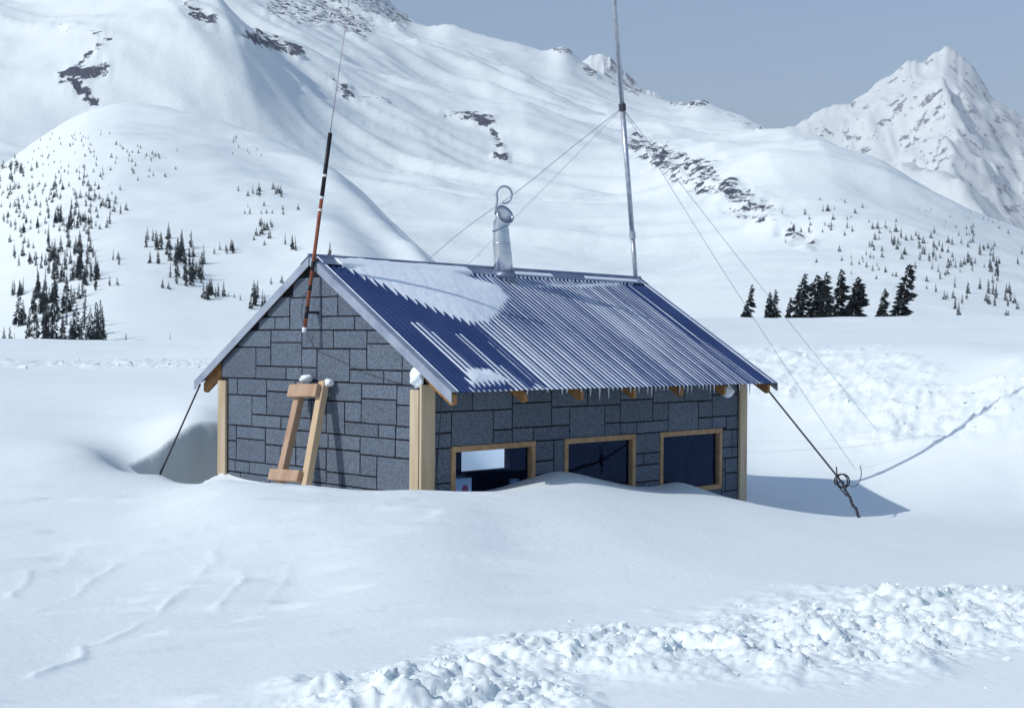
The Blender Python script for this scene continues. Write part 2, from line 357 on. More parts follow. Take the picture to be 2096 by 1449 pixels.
while lr[-1] < math.log(175): r_n = math.exp(lr[-1]); lr.append(lr[-1] + (.0026 if 5.3 < r_n < 9.2 else 
    .0034 if 12.4 < r_n < 19.5 else .0040 if 19.5 <= r_n < 30 else .0062))
rr = np.exp(np.array(lr))
AZ, RR = np.meshgrid(az, rr); X = RR * np.sin(AZ); Y = RR * np.cos(AZ)
Z = near_z(X, Y)
b_, a_ = to_hut(X, Y)
inside = (b_ > .07) & (b_ < L - .07) & (a_ > .07) & (a_ < W - .07)
iq = inside[:-1, :-1] | inside[1:, :-1] | inside[:-1, 1:] | inside[1:, 1:]
grid_object('snow_ground', X, Y, Z, M['snow'], keep=~iq, label='wind-packed snow around the hut with rubble and drifts', cat='snow')
def ground_hit(px, py, t0=4.0, t1=160.0, fn=None):
    d = ray(px, py); ts = np.exp(np.linspace(math.log(t0), math.log(t1), 900)) / d[1] * d[1]
    p = d[None] * ts[:, None] / d[1]
    z = (fn or (lambda x, y: near_z(x, y, False)))(p[:, 0], p[:, 1])
    k = np.argmax(p[:, 2] < z)
    if not (p[:, 2] < z).any(): return None
    return p[k]

# ================================================================== FAR TERRAIN
def curve(xs, ys): xs, ys = np.array(xs, float), np.array(ys, float); return lambda q: np.interp(q, xs, ys)
def smooth_curve(pts):
    x = np.array([p[0] for p in pts], float); y = np.array([p[1] for p in pts], float)
    # monotone-ish cubic (Catmull-Rom tangents)
    m = np.gradient(y, x)
    def f(q):
        q = np.clip(q, x[0], x[-1]); i = np.clip(np.searchsorted(x, q) - 1, 0, len(x) - 2); h = x[i + 1] - x[i]; t = (q - x[i]) / h
        return (2 * t**3 - 3 * t**2 + 1) * y[i] + (t**3 - 2 * t**2 + t) * h * m[i] + (-2 * t**3 + 3 * t**2) * y[i + 1] + (t**3 - t**2) * h * m[i + 1]
    return f
def az_px(x, y): return 1048 + F * x / y                     # photo column a bearing falls in
def elev(px, py): return (708.9 + .0069 * (px - 1048) - py) / F            # tangent of elevation

# ---- tree-dotted knoll on the left
kn_sil = smooth_curve([(-900, 640), (-500, 600), (-250, 500), (-100, 425), (0, 348), (60, 305), (120, 265), (180, 236), (230, 226), (300, 229), (400, 246), (500, 273), (600, 308), (680, 345), (740, 393), (800, 452), (880, 528), (950, 590), (1050, 650), (1200, 712), (1400, 740)])
kn_r = smooth_curve([(-900, 520), (0, 560), (300, 540), (480, 505), (600, 445), (700, 365), (800, 290), (880, 235), (950, 195), (1050, 165), (1400, 145)])
def knoll_z(x, y):
    px = az_px(x, y); r = y; rr_ = kn_r(px); zr = rr_ * elev(px, kn_sil(px))
    t = (r - 105) / (rr_ - 105)
    tt = np.clip(t, 0, 1)
    g_ = np.sin(tt * math.pi / 2) ** 1.08 * .62 + tt ** 1.5 * .38
    # the slope's foot steps up in two benches
    z = -7 + (zr + 7) * g_ + 2.2 * np.sin(tt * 16 + px * .004) * tt * (1 - tt) * 1.5
    z = np.where(t > 1, zr - (t - 1) * (rr_ - 105) * .42 - 20 * np.clip(t - 1, 0, 3) ** 2, z)
    fade = np.clip(tt * 4, 0, 1) * (1 - .75 * sstep(.75, 1, tt))
    return z + fade * (2.6 * fbm(x / 60, y / 60, 4) + .7 * fbm(x / 15, y / 22, 3))
def polar(px0, px1, npx, r0, r1, nr, log=True):
    pxs = np.linspace(px0, px1, npx); u = (pxs - 1048) / F
    r = np.exp(np.linspace(math.log(r0), math.log(r1), nr)) if log else np.linspace(r0, r1, nr)
    U, Yg = np.meshgrid(u, r); return U * Yg, Yg
X, Y = polar(-900, 1400, 430, 108, 760, 300)
Z = knoll_z(X, Y)
def rock_mask(x, y, blobs):
    m = np.full(np.shape(x), -.2)
    for (p0, p1, wd, st) in blobs:
        d, _, _ = seg_dist(x, y, [p0, p1]); m = np.maximum(m, st * (1 - sstep(wd * .35, wd * 1.3, d)))
    return m
grid_object('snow_knoll', X, Y, Z, M['knoll'], attrs={'rock': np.full(X.shape, -.6)}, label='broad snow knoll dotted with firs behind the hut', cat='hill')

# ---- the big mountain
mt_sil = smooth_curve([(-1500, -440), (-900, -500), (-400, -480), (0, -410), (300, -330), (520, -250), (640, -150), (720, -85), (780, -15), (820, 28), (860, 48), (920, 47), (960, 62), (1000, 75), (1060, 90), (1115, 104), (1150, 97), (1185, 125), (1250, 165), (1300, 190), (1350, 205), (1390, 213), (1430, 206), (1470, 222), (1520, 240), (1560, 261), (1600, 279), (1680, 306), (1760, 336), (1850, 374), (1950, 418), (2096, 474), (2300, 545), (2600, 620), (3200, 690)])
mt_r = smooth_curve([(-1500, 1500), (-400, 1900), (200, 2650), (520, 2600), (720, 2400), (900, 2230), (1200, 2100), (1450, 1850), (1700, 1450), (1900, 1150), (2096, 960), (2400, 800), (3200, 650)])
_pxs = np.linspace(-2000, 3600, 1400)
def blurred(fn, sd):
    k = np.exp(-.5 * (np.arange(-300, 301) * (_pxs[1] - _pxs[0]) / sd) ** 2); k /= k.sum()
    v = fn(_pxs); v = np.convolve(np.pad(v, 300, mode='edge'), k, 'valid'); return lambda q: np.interp(q, _pxs, v)
mt_soft = blurred(mt_sil, 110); mt_r = blurred(mt_r, 80)
mt_pw = blurred(curve([-1500, 900, 1350, 1600, 1900, 2300], [1.35, 1.5, 1.45, 1.25, 1.1, 1.0]), 120)
def mt_base(x, y):
    px = az_px(x, y); rr_ = mt_r(px); zr = rr_ * elev(px, mt_sil(px)); zs = rr_ * elev(px, mt_soft(px)); r0 = 150.0
    t = (y - r0) / (rr_ - r0); tt = np.clip(t, 0, 1)
    pw = mt_pw(px)
    z = -9 + (zs + 9) * tt ** pw + (zr - zs) * tt ** 9
    z = np.where(t > 1, zr - (t - 1) * (rr_ - r0) * .5, z)
    return z, t, tt
def gp(px, py):
    """ground point on the smooth big mountain seen at a photo pixel"""
    d = ray(px, py); ys = np.linspace(200, 2800, 1700); p = d[None] * ys[:, None] / d[1]
    z, t, tt = mt_base(p[:, 0], p[:, 1]); k = np.argmax(p[:, 2] < z)
    if not (p[:, 2] < z).any(): k = np.argmin(np.abs(t - .98))
    return (p[k, 0], p[k, 1])
spurs = [  # polyline in photo pixels, height, half width
    ([(300, -60), (272, 30), (238, 85), (290, 150), (385, 225), (500, 290)], 62, 95),
    ([(360, 130), (420, 180), (470, 235), (540, 300)], 26, 50),
    ([(600, -40), (680, 60), (780, 160), (840, 250)], 26, 150),
    ([(870, 60), (960, 160), (1060, 300), (1130, 430)], 26, 150),
    ([(1140, 105), (1230, 220), (1290, 300)], 24, 120),
    ([(1450, 215), (1500, 262), (1558, 312), (1628, 360), (1690, 420), (1720, 520)], 34, 90),
    ([(1300, 300), (1420, 360), (1550, 440), (1640, 490)], 14, 50),
    ([(1700, 330), (1800, 420), (1850, 520)], 14, 60),
    ([(700, 190), (860, 330), (950, 470)], 16, 110),
    
    ([(760, 10), (820, 120), (900, 200)], 24, 70), ([(980, 80), (1050, 170), (1150, 260)], 16, 60)]
spurs = [([gp(*q) for q in pts], h, wd) for pts, h, wd in spurs]
rocks = [((132, 165), (205, 150), 22, .62), ((150, 180), (190, 215), 16, .58), ((165, 140), (220, 80), 12, .42), ((205, 80), (120, 60), 16, .35),
         ((505, 80), (605, 110), 18, .60), ((385, 20), (430, 45), 20, .55), ((560, 20), (660, 40), 30, .46), ((640, 0), (740, 60), 34, .46), ((730, 0), (820, 40), 30, .46), ((560, -80), (760, -60), 60, .6),
         ((685, 170), (715, 200), 14, .52), ((700, 205), (790, 208), 7, .42), ((905, 236), (950, 238), 9, .45), ((955, 240), (1005, 255), 16, .62), ((1000, 255), (1022, 300), 10, .55), ((1008, 324), (1034, 326), 8, .6),
         ((1300, 296), (1360, 322), 32, .50), ((1350, 324), (1440, 362), 42, .53), ((1440, 368), (1560, 435), 40, .52), ((1570, 445), (1650, 490), 24, .42),
         ((1135, 102), (1165, 104), 9, .55), ((1195, 140), (1215, 155), 9, .55), ((1250, 170), (1300, 192), 5, .45), ((1395, 214), (1445, 210), 8, .55), ((1370, 210), (1400, 216), 5, .5), ((1460, 222), (1560, 265), 4, .4)]
def scl(px): return float(mt_r(px)) / F * .75
def mountain_z(x, y, want_rock=False):
    z, t, tt = mt_base(x, y)
    edge = np.clip((1.02 - t) * 3.2, 0, 1) * np.clip(tt * 6, 0, 1)
    rel = np.clip((mt_r(az_px(x, y)) - 700) / 1400, .10, 1)
    for pts, h, wd in spurs:
        d, par, side = seg_dist(x, y, pts)
        z = z + edge * np.sqrt(rel) * h * np.exp(-(d / wd) ** 1.2) * np.clip(par * 6 + .3, 0, 1) * np.clip((1 - par) * 4, 0, 1)
    xs, ys = x * .82 + y * .57, -x * .57 + y * .82
    z = z + edge * rel * (46 * (ridged(xs / 520 + 3, ys / 820, 2) - .45) + 17 * fbm(xs / 150, ys / 300, 4)) * sstep(.05, .4, tt)
    z = z + sstep(.0, .2, tt) * np.clip((1.12 - t) * 6, 0, 1) * 1.6 * fbm(x / 30, y / 45, 3)
    xd, yd = x * .55 + y * .83, -x * .83 + y * .55            # wind-carved flutes running down to the right
    z = z + edge * rel * sstep(.1, .4, tt) * (13 * (ridged(xd / 95 + .4 * fbm(x / 300, y / 300, 2), yd / 620, 3) - .4))
    if want_rock:
        m = rock_mask(az_px(x, y), 708.9 - F * z / y, rocks) - .06 * (t > 1.03)
        rk = np.clip(m, 0, 1); z = z + rk * 16 * (np.abs(fbm(x / 26, y / 26, 4)) - .12) + rk * 5 * fbm(x / 7, y / 7, 2)
        return z, m
    return z
X, Y = polar(-1300, 3000, 900, 160, 3000, 430)
Z, RK = mountain_z(X, Y, True)
grid_object('snow_mountain', X, Y, Z, M['mountain'], attrs={'rock': RK}, label='great snow mountain with rock bands filling the background', cat='mountain')

# ---- far peaks
def far_peak(name, sil, rr_, r0, zlow, amp, sc, rock, label, px0, px1):
    s = smooth_curve(sil)
    X, Y = polar(px0, px1, 330, r0, rr_ * 1.25, 200, log=False)
    px = az_px(X, Y); jag = 6 * fbm(px / 14, px * 0, 4) * np.clip((690 - s(px)) / 200, 0, 1)
    zr = rr_ * elev(px, s(px) + jag); zs = rr_ * elev(px, blurred(s, 70)(px)); t = (Y - r0) / (rr_ - r0); tt = np.clip(t, 0, 1)
    z = zlow + (zs - zlow) * tt ** 1.25 + (zr - zs) * tt ** 22
    z = np.where(t > 1, zr - (t - 1) * (rr_ - r0) * .8, z)
    n = ridged(X / sc, Y / (sc * 1.3), 5, .55)
    z = z + amp * (n - .5) * (.12 + .88 * np.clip((1 - t) * 6, 0, 1)) * np.clip(tt * 3, 0, 1)
    slope = np.abs(np.gradient(z, axis=1) / (np.gradient(X, axis=1))) + .6 * np.abs(np.gradient(z, axis=0) / np.gradient(Y, axis=0))
    rk = rock * sstep(.35, 1.2, slope) * sstep(.3, .6, tt)
    grid_object(name, X, Y, z, M['far_peak'], attrs={'rock': rk}, label=label, cat='mountain')
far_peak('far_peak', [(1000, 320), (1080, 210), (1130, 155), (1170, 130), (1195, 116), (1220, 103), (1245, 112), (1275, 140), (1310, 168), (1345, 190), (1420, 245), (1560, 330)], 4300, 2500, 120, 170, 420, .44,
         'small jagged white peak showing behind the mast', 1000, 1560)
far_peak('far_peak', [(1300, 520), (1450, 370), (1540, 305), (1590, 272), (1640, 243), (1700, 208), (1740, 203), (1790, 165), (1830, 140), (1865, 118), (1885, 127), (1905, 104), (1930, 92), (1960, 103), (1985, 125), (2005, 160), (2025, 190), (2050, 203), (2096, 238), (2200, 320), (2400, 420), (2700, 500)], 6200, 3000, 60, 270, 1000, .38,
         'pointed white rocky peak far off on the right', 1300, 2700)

plain = MB(); NN = 48
ring = [(7400 * math.cos(2 * math.pi * k / NN), 1000 + 7400 * math.sin(2 * math.pi * k / NN), -14.2) for k in range(NN)]
plain.add(ring, [tuple(range(NN))]); po = plain.build('valley_floor', M['snow']); tag(po, 'flat snow-covered valley floor below the mountains', 'snow', kind='structure')
# ================================================================== THE HUT
hut = empty('hut', tuple(hw(0, 0, BASE)), TH)
tag(hut, 'small gabled hut with grey stone-pattern siding and corrugated roof, half buried in snow', 'hut')
def lz(z): return z - BASE                       # local height inside the hut's frame
def zroof(a): return ZE + (np.minimum(a, W - a) + OE) * TANP
T = .10                                          # wall thickness
# --- gable wall (b = 0) and far gable
def gable(b0, b1, name):
    m = MB(); top = .05
    poly = [(b0, 0, lz(BASE)), (b0, W, lz(BASE)), (b0, W, lz(zroof(W) - top)), (b0, W / 2, lz(zroof(W / 2) - top)), (b0, 0, lz(zroof(0) - top))]
    m.prism(poly, (b1 - b0, 0, 0)); return m.build(name, M['joint'], hut)
gw = gable(0, T, 'gable_wall'); gable(L - T, L, 'far_gable_wall')
# --- side wall with window openings, back wall with one opening
def holed_wall(name, a0, a1, holes, ztop):
    m = MB(); bs = sorted({T, L - T} | {h[0] for h in holes} | {h[1] for h in holes}); zs = sorted({BASE, ztop} | {h[2] for h in holes} | {h[3] for h in holes})
    for i in range(len(bs) - 1):
        for j in range(len(zs) - 1):
            mb, mz = (bs[i] + bs[i + 1]) / 2, (zs[j] + zs[j + 1]) / 2
            if any(h[0] < mb < h[1] and h[2] < mz < h[3] for h in holes): continue
            m.box(bs[i], bs[i + 1], a0, a1, lz(zs[j]), lz(zs[j + 1]))
    return m.build(name, M['joint'], hut)
def z2(x, y): return 860 + x * .32443, 740 + y * .32443      # reading frame of the side wall
def z1(x, y): return 400 + x * .37276, 500 + y * .37276      # reading frame of the gable
wins = []
for (xl, ytl, xr, ytr) in ((190, 537, 720, 500), (905, 488, 1352, 455), (1508, 450, 1898, 415)):
    b0, zt0 = hit_a(*z2(xl, ytl)); b1, zt1 = hit_a(*z2(xr, ytr)); wins.append((b0, b1, (zt0 + zt1) / 2))
_, zb3 = hit_a(*z2(1890, 800))
ZB = zb3
holes = [(b0 + .05, b1 - .05, ZB + .05, zt - .05) for b0, b1, zt in wins]
sw = holed_wall('side_wall', 0, T, holes, zroof(0) - .05)
hb0, hz1 = hit_a(*z2(225, 560), a=W); hb1, hz0 = hit_a(*z2(530, 668), a=W)
backwall = holed_wall('back_wall', W - T, W, [(hb0, hb1, hz0, hz1)], zroof(W) - .05)
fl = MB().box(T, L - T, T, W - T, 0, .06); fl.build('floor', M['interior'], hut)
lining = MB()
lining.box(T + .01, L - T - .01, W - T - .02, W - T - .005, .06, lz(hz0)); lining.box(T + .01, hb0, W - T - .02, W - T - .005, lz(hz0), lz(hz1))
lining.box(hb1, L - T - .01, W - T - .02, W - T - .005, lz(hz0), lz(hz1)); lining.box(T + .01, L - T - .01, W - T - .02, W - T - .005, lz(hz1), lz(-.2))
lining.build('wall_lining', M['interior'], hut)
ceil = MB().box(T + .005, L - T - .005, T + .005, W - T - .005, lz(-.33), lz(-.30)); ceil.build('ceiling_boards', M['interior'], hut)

# --- stone-pattern blocks
def clip_poly(poly, fn):
    out = []
    for i in range(len(poly)):
        p, q = poly[i], poly[(i + 1) % len(poly)]; fp, fq = fn(p), fn(q)
        if fp >= 0: out.append(p)
        if fp * fq < 0: t = fp / (fp - fq); out.append((p[0] + t * (q[0] - p[0]), p[1] + t * (q[1] - p[1])))
    return out
def block(poly, to3, ext, parent):
    if len(poly) < 3: return
    ar = .5 * abs(sum(poly[i][0] * poly[(i + 1) % len(poly)][1] - poly[(i + 1) % len(poly)][0] * poly[i][1] for i in range(len(poly))))
    if ar < .002: return
    jit = .0025
    pl = [(p[0] + random.uniform(-jit, jit), p[1] + random.uniform(-jit, jit)) for p in poly]
    d = random.uniform(.9, 1.35)
    MB().prism([to3(*p) for p in pl], tuple(e * d for e in ext)).build('stone_block', M['siding'], parent)
GJ = .0092
gable_blocks = [(540, 185, 786, 292), (786, 195, 960, 392), (400, 292, 522, 398), (523, 294, 695, 467), (696, 294, 786, 396), (350, 400, 441, 467), (441, 402, 522, 467),
 (696, 398, 878, 467), (878, 398, 1040, 467),
 (240, 475, 418, 563), (418, 475, 588, 539), (588, 475, 761, 571), (761, 477, 946, 573), (946, 478, 1130, 546),
 (150, 565, 336, 730), (336, 566, 418, 666), (418, 540, 588, 668), (588, 572, 671, 676), (671, 573, 851, 752), (851, 575, 944, 686), (944, 547, 1141, 691), (1141, 550, 1300, 694),
 (336, 668, 501, 736), (501, 672, 588, 744), (588, 676, 671, 748), (851, 686, 1038, 760), (1038, 690, 1138, 768), (1138, 694, 1236, 772),
 (183, 733, 234, 822), (234, 735, 396, 829), (396, 742, 560, 806), (560, 748, 642, 850), (642, 750, 735, 850), (735, 752, 916, 859), (916, 766, 1111, 846), (1111, 775, 1240, 882),
 (183, 824, 314, 986), (314, 828, 394, 932), (396, 808, 545, 938), (545, 850, 640, 950), (642, 852, 722, 1030), (722, 860, 823, 1034), (823, 862, 914, 970), (914, 846, 1108, 988), (1108, 882, 1240, 998),
 (314, 932, 473, 1002), (473, 940, 560, 1012), (560, 950, 640, 1022), (823, 970, 1009, 1054), (1009, 988, 1104, 1062), (1104, 998, 1240, 1070),
 (183, 990, 229, 1074), (229, 994, 388, 1062), (388, 1006, 552, 1098), (552, 1018, 640, 1110), (640, 1028, 732, 1118), (732, 1038, 908, 1116), (908, 1052, 1101, 1152), (1101, 1068, 1240, 1172),
 (183, 1076, 227, 1176), (229, 1062, 388, 1192), (388, 1098, 470, 1200), (470, 1104, 555, 1208), (555, 1112, 640, 1216), (640, 1120, 722, 1228), (722, 1116, 908, 1254), (908, 1152, 1000, 1264), (1000, 1160, 1240, 1356),
 (183, 1178, 221, 1240), (221, 1182, 301, 1246), (301, 1190, 470, 1262), (470, 1206, 640, 1280), (640, 1228, 722, 1300), (722, 1244, 811, 1310), (811, 1254, 1000, 1326),
 (183, 1246, 251, 1420), (251, 1252, 412, 1420), (412, 1264, 640, 1420), (640, 1304, 930, 1420), (930, 1330, 1240, 1440)]
def tidy(rs, tol=.05):
    for _ in range(3):
        for i, A in enumerate(rs):
            for B in rs[i + 1:]:
                ox = min(A[1], B[1]) - max(A[0], B[0]); oz = min(A[3], B[3]) - max(A[2], B[2])
                if ox > -tol and oz > .03 and ox < oz and abs(ox) > 1e-6 and ox < .12:      # side by side
                    lo, hi = (A, B) if A[0] < B[0] else (B, A); mid = (lo[1] + hi[0]) / 2; lo[1] = hi[0] = mid
                elif oz > -tol and ox > .03 and oz < ox and abs(oz) > 1e-6 and oz < .12:     # one over the other
                    lo, hi = (A, B) if A[2] < B[2] else (B, A); mid = (lo[3] + hi[2]) / 2; lo[3] = hi[2] = mid
    return rs
grects = []
for xl, yt, xr, yb in gable_blocks:
    px, py = z1(xl, yt); al, zt = hit_b(px, py); _, zb = hit_b(*z1(xl, yb)); ar, _ = hit_b(*z1(xr, (yt + yb) / 2))
    grects.append([ar, al, zb, zt])
for x0, x1, y0, y1 in tidy(grects):
    poly = [(x0 + GJ, y0 + GJ), (x1 - GJ, y0 + GJ), (x1 - GJ, y1 - GJ), (x0 + GJ, y1 - GJ)]
    poly = clip_poly(poly, lambda p: W - p[0] - .012); poly = clip_poly(poly, lambda p: p[0] - .012)
    poly = clip_poly(poly, lambda p: ZE + (p[0] + OE) * TANP - .06 - p[1]); poly = clip_poly(poly, lambda p: ZE + (W - p[0] + OE) * TANP - .06 - p[1])
    block(poly, lambda a, z: (-.001, a, lz(z)), (-.008, 0, 0), gw)
side_blocks = [(70, 195, 328, 318), (328, 150, 578, 304), (578, 140, 826, 262), (826, 140, 1053, 286), (1053, 140, 1260, 278), (1260, 140, 1466, 242), (1466, 140, 1662, 262), (1662, 140, 1840, 252), (1840, 130, 2000, 208),
 (70, 325, 194, 454), (194, 318, 458, 545), (458, 308, 579, 432), (579, 266, 825, 414), (825, 290, 940, 408), (940, 283, 1160, 500), (1160, 278, 1260, 390), (1260, 244, 1465, 383), (1465, 262, 1562, 378), (1562, 260, 1752, 450), (1752, 250, 1840, 354), (1840, 210, 2000, 346),
 (70, 456, 194, 548), (458, 434, 579, 540), (579, 426, 706, 530), (706, 414, 940, 500), (1160, 392, 1260, 480), (1260, 388, 1364, 470), (1364, 382, 1562, 452), (1752, 356, 1840, 440), (1840, 352, 1929, 430), (1929, 346, 2000, 432),
 (70, 552, 102, 770), (102, 552, 194, 770), (70, 775, 110, 870), (110, 775, 200, 870),
 (720, 502, 840, 630), (840, 498, 910, 706), (720, 632, 840, 712), (720, 716, 910, 800),
 (1352, 450, 1512, 580), (1352, 584, 1407, 656), (1407, 580, 1512, 652), (1352, 658, 1512, 762), (1352, 764, 1402, 850), (1402, 760, 1512, 850),
 (1898, 434, 1963, 542), (1963, 432, 2000, 540), (1898, 544, 1963, 610), (1963, 542, 2000, 608), (1898, 612, 1921, 684), (1921, 610, 2000, 704), (1898, 686, 1921, 830), (1921, 706, 2000, 814), (1898, 816, 2000, 900), (1512, 830, 1898, 900)]
srects = []
for xl, yt, xr, yb in side_blocks:
    bl, zt = hit_a(*z2(xl, yt)); _, zb = hit_a(*z2(xl, yb)); br, _ = hit_a(*z2(xr, (yt + yb) / 2))
    srects.append([bl, br, zb, zt])
for bl, br, zb, zt in tidy(srects):
    rects = [[bl + GJ, br - GJ, zb + GJ, min(zt - GJ, zroof(0) - .08)]]
    for b0, b1, wz in wins:                      # keep clear of the windows
        nr_ = []
        for r_ in rects:
            x0, x1, y0, y1 = r_
            if x1 <= b0 or x0 >= b1 or y0 >= wz or y1 <= ZB: nr_.append(r_); continue
            if y1 > wz + .02: nr_.append([x0, x1, wz + .004, y1])
            if x0 < b0 - .02: nr_.append([x0, b0 - .004, y0, min(y1, wz)])
            if x1 > b1 + .02: nr_.append([b1 + .004, x1, y0, min(y1, wz)])
            if y0 < ZB - .02: nr_.append([max(x0, b0), min(x1, b1), y0, ZB - .004])
        rects = nr_
    for x0, x1, y0, y1 in rects:
        x0, x1 = max(x0, .012), min(x1, L - .012)
        if x1 - x0 < .02 or y1 - y0 < .02: continue
        block([(x0, y0), (x1, y0), (x1, y1), (x0, y1)], lambda b, z: (b, -.001, lz(z)), (0, -.008, 0), sw)

# --- corner boards
def board(x0, x1, y0, y1, z0, z1_, m='lumber'):
    return MB().box(x0, x1, y0, y1, lz(z0), lz(z1_)).build('corner_board', M[m], hut, bevel=.004)
board(-.048, -.012, 0, .135, BASE, -.455); board(-.046, .150, -.046, -.012, BASE, -.40)
board(-.048, -.012, W - .155, W + .01, BASE, -.44); board(L - .125, L + .046, -.046, -.012, BASE, -.20); board(L + .002, L + .04, -.010, .13, BASE, -.45)
board(-.01, .13, W + .004, W + .04, BASE, -.44)

# --- windows: pane with its frame boards
FW = .062
for i, (b0, b1, zt) in enumerate(wins):
    pane = MB().box(b0 + FW - .01, b1 - FW + .01, .028, .034, lz(ZB + FW - .01), lz(zt - FW + .01)).build('window', M['glass'], hut)
    for x0, x1, y0, y1 in ((b0, b1, zt - FW, zt), (b0, b1, ZB, ZB + FW), (b0, b0 + FW, ZB + FW + .001, zt - FW - .001), (b1 - FW, b1, ZB + FW + .001, zt - FW - .001)):
        MB().box(x0, x1, -.026, .05, lz(y0), lz(y1)).build('frame_board', M['frame_wood'], pane, bevel=.004)
    tag(pane, ['window with a white carton standing behind the glass', 'middle window partly covered by the snow drift', 'window nearest the far corner, its bottom frame showing'][i])

# --- roof: wooden deck, rafters, corrugated sheets
roof = MB()
for sgn in (0, 1):
    pts = []
    for (a, dz) in ((W / 2, -.045), (-OE + .12, -.045), (-OE + .12, -.022), (W / 2, -.022)):
        z = ZE + (a + OE) * TANP + dz; aa = a if sgn == 0 else W - a
        pts.append((.0, aa + (.0005 if sgn else -.0005) * (a == W / 2), lz(z)))
    roof.prism(pts, (L, 0, 0))
roof = roof.build('roof', M['rafter_wood'], hut)
CP, CA = .0795, .0095                            # corrugation pitch and amplitude
def corr(b): return CA * np.cos(2 * math.pi * b / CP)
NP_ = 9; B0, B1 = -.055, L + .05
cuts = np.linspace(B0, B1, NP_ + 1)
nrm = np.array([0, -math.sin(PITCH), math.cos(PITCH)])        # local normal of the near slope
dwn = np.array([0, -math.cos(PITCH), -math.sin(PITCH)])
top0 = np.array([0, W / 2, lz(ZR)])
def slope_pt(b, q, h, far=False):
    p = np.array([b * 1.0, 0, 0]) + top0 + q * dwn + h * nrm
    if far: p[1] = W - p[1]
    return p
for far in (False, True):
    for k in range(NP_):
        b0, b1 = cuts[k] - (.03 if k else 0), cuts[k + 1]
        n = int((b1 - b0) / CP * 9) + 1; bb = np.linspace(b0, b1, n)
        q1 = SLOPE + random.uniform(-.006, .006); lift = .0012 * (k % 2)
        m = MB(); v = []; f = []
        for j, q in enumerate((.0, q1 * .5, q1)):
            for b in bb: v.append(slope_pt(b, q, corr(b) + lift + .0015 * math.sin(q * 3 + k), far))
        for j in range(2):
            for i in range(n - 1): f.append((j * n + i, j * n + i + 1, (j + 1) * n + i + 1, (j + 1) * n + i))
        m.add(v, f); o = m.build('corrugated_sheet', M['roof_metal'], roof, smooth=True)
        if far: o.data.flip_normals()
# rafters with tails under the near eave
raf = [hit_a(*z2(x, y), a=-.40)[0] for x, y in ((640, 230), (995, 215), (1330, 205), (1630, 195), (1900, 185))]
raf = [raf[0] - (raf[1] - raf[0])] + raf + [L - .02]
for b in [.03] + raf[1:]:
    for far in (False, True):
        pts = []
        for a, top in ((W / 2 - .01, 1), (-OE + .045, 1), (-OE + .045, 0), (-OE + .09, -1), (W / 2 - .01, -2)):
            zt = ZE + (a + OE) * TANP - .047
            z = zt if top == 1 else (zt - .10 if top == 0 else zt - .145)
            aa = W - a if far else a
            pts.append((b, aa, lz(z)))
        MB().prism(pts, (.05 if b < L - .1 else -.05, 0, 0)).build('rafter', M['rafter_wood'], roof, bevel=.003)
# far fly rafter / barge at the far gable
# rake flashing: strip folded over the roof edge at both gables
for (bf, s) in ((B0, -1), (B1, 1)):
    for far in (False, True):
        m = MB(); e = .018
        p0, p1 = slope_pt(bf + s * .004, 0.0, e, far), slope_pt(bf + s * .004, SLOPE + .015, e, far)
        dn = np.array([0, 0, -.112])
        m.prism([p0, p1, p1 + dn, p0 + dn], (s * .006, 0, 0))
        q0, q1 = slope_pt(bf, .0, CA + .004, far), slope_pt(bf, SLOPE + .012, CA + .004, far)
        n_l = slope_pt(0, 0, 1, far) - slope_pt(0, 0, 0, far)
        m.prism([q0, q1, q1 + n_l * .008, q0 + n_l * .008], (-s * .085, 0, 0))
        m.tube([slope_pt(bf - s * .09, .0, CA + .010, far), slope_pt(bf - s * .09, SLOPE + .01, CA + .008, far)], .008, 6)
        m.build('rake_flashing', M['flashing'], roof)
# ridge cap in lengths
for k in range(3):
    b0, b1 = B0 - .02 + k * (B1 - B0 + .04) / 3 - (.03 if k else 0), B0 - .02 + (k + 1) * (B1 - B0 + .04) / 3
    m = MB(); h0 = CA + .006 + .002 * k
    for far in (False, True):
        a0, a1 = slope_pt(b0, 0, h0, far), slope_pt(b0, .17, h0, far); n_l = slope_pt(0, 0, 1, far) - slope_pt(0, 0, 0, far)
        m.prism([a0, a1, a1 + n_l * .004, a0 + n_l * .004], (b1 - b0, 0, 0))
    tp = top0 + np.array([0, 0, h0 + .006]); m.tube([tp + np.array([b0, 0, 0]), tp + np.array([b1, 0, 0])], .02, 8)
    m.build('ridge_cap', M['cap_metal'], roof)

# --- stovepipe with its cowl
sb, sq = roof_bq(1031, 566)
sp = slope_pt(sb, sq, 0)
base_w = hw(sp[0], sp[1], sp[2] + BASE)
dep = base_w[1]
def hl(p): b, a = to_hut(p[0], p[1]); return np.array([b, a, lz(p[2])])     # world -> hut local
pc = [at(1031, 575, dep), at(1029, 520, dep), at(1026.5, 500, dep), at(1025.5, 468, dep), at(1025, 452, dep)]
mpx = dep / F
pipe = MB(); pipe.tube([hl(p) for p in pc], [20.5 * mpx, 18.6 * mpx, 18.3 * mpx, 15.8 * mpx, 15.2 * mpx], 28); pipe = pipe.build('stovepipe', M['galv'], hut, smooth=True)
m = MB(); m.tube([hl(at(1026.6, 501, dep)), hl(at(1026.5, 497.5, dep))], 18.9 * mpx, 28); m.build('seam_band', M['galv'], pipe, smooth=True)
m = MB(); m.tube([hl(at(1033, 570, dep)), hl(at(1032, 556, dep))], [25 * mpx, 21.5 * mpx], 24); m.build('pipe_collar', M['galv_dark'], pipe, smooth=True)
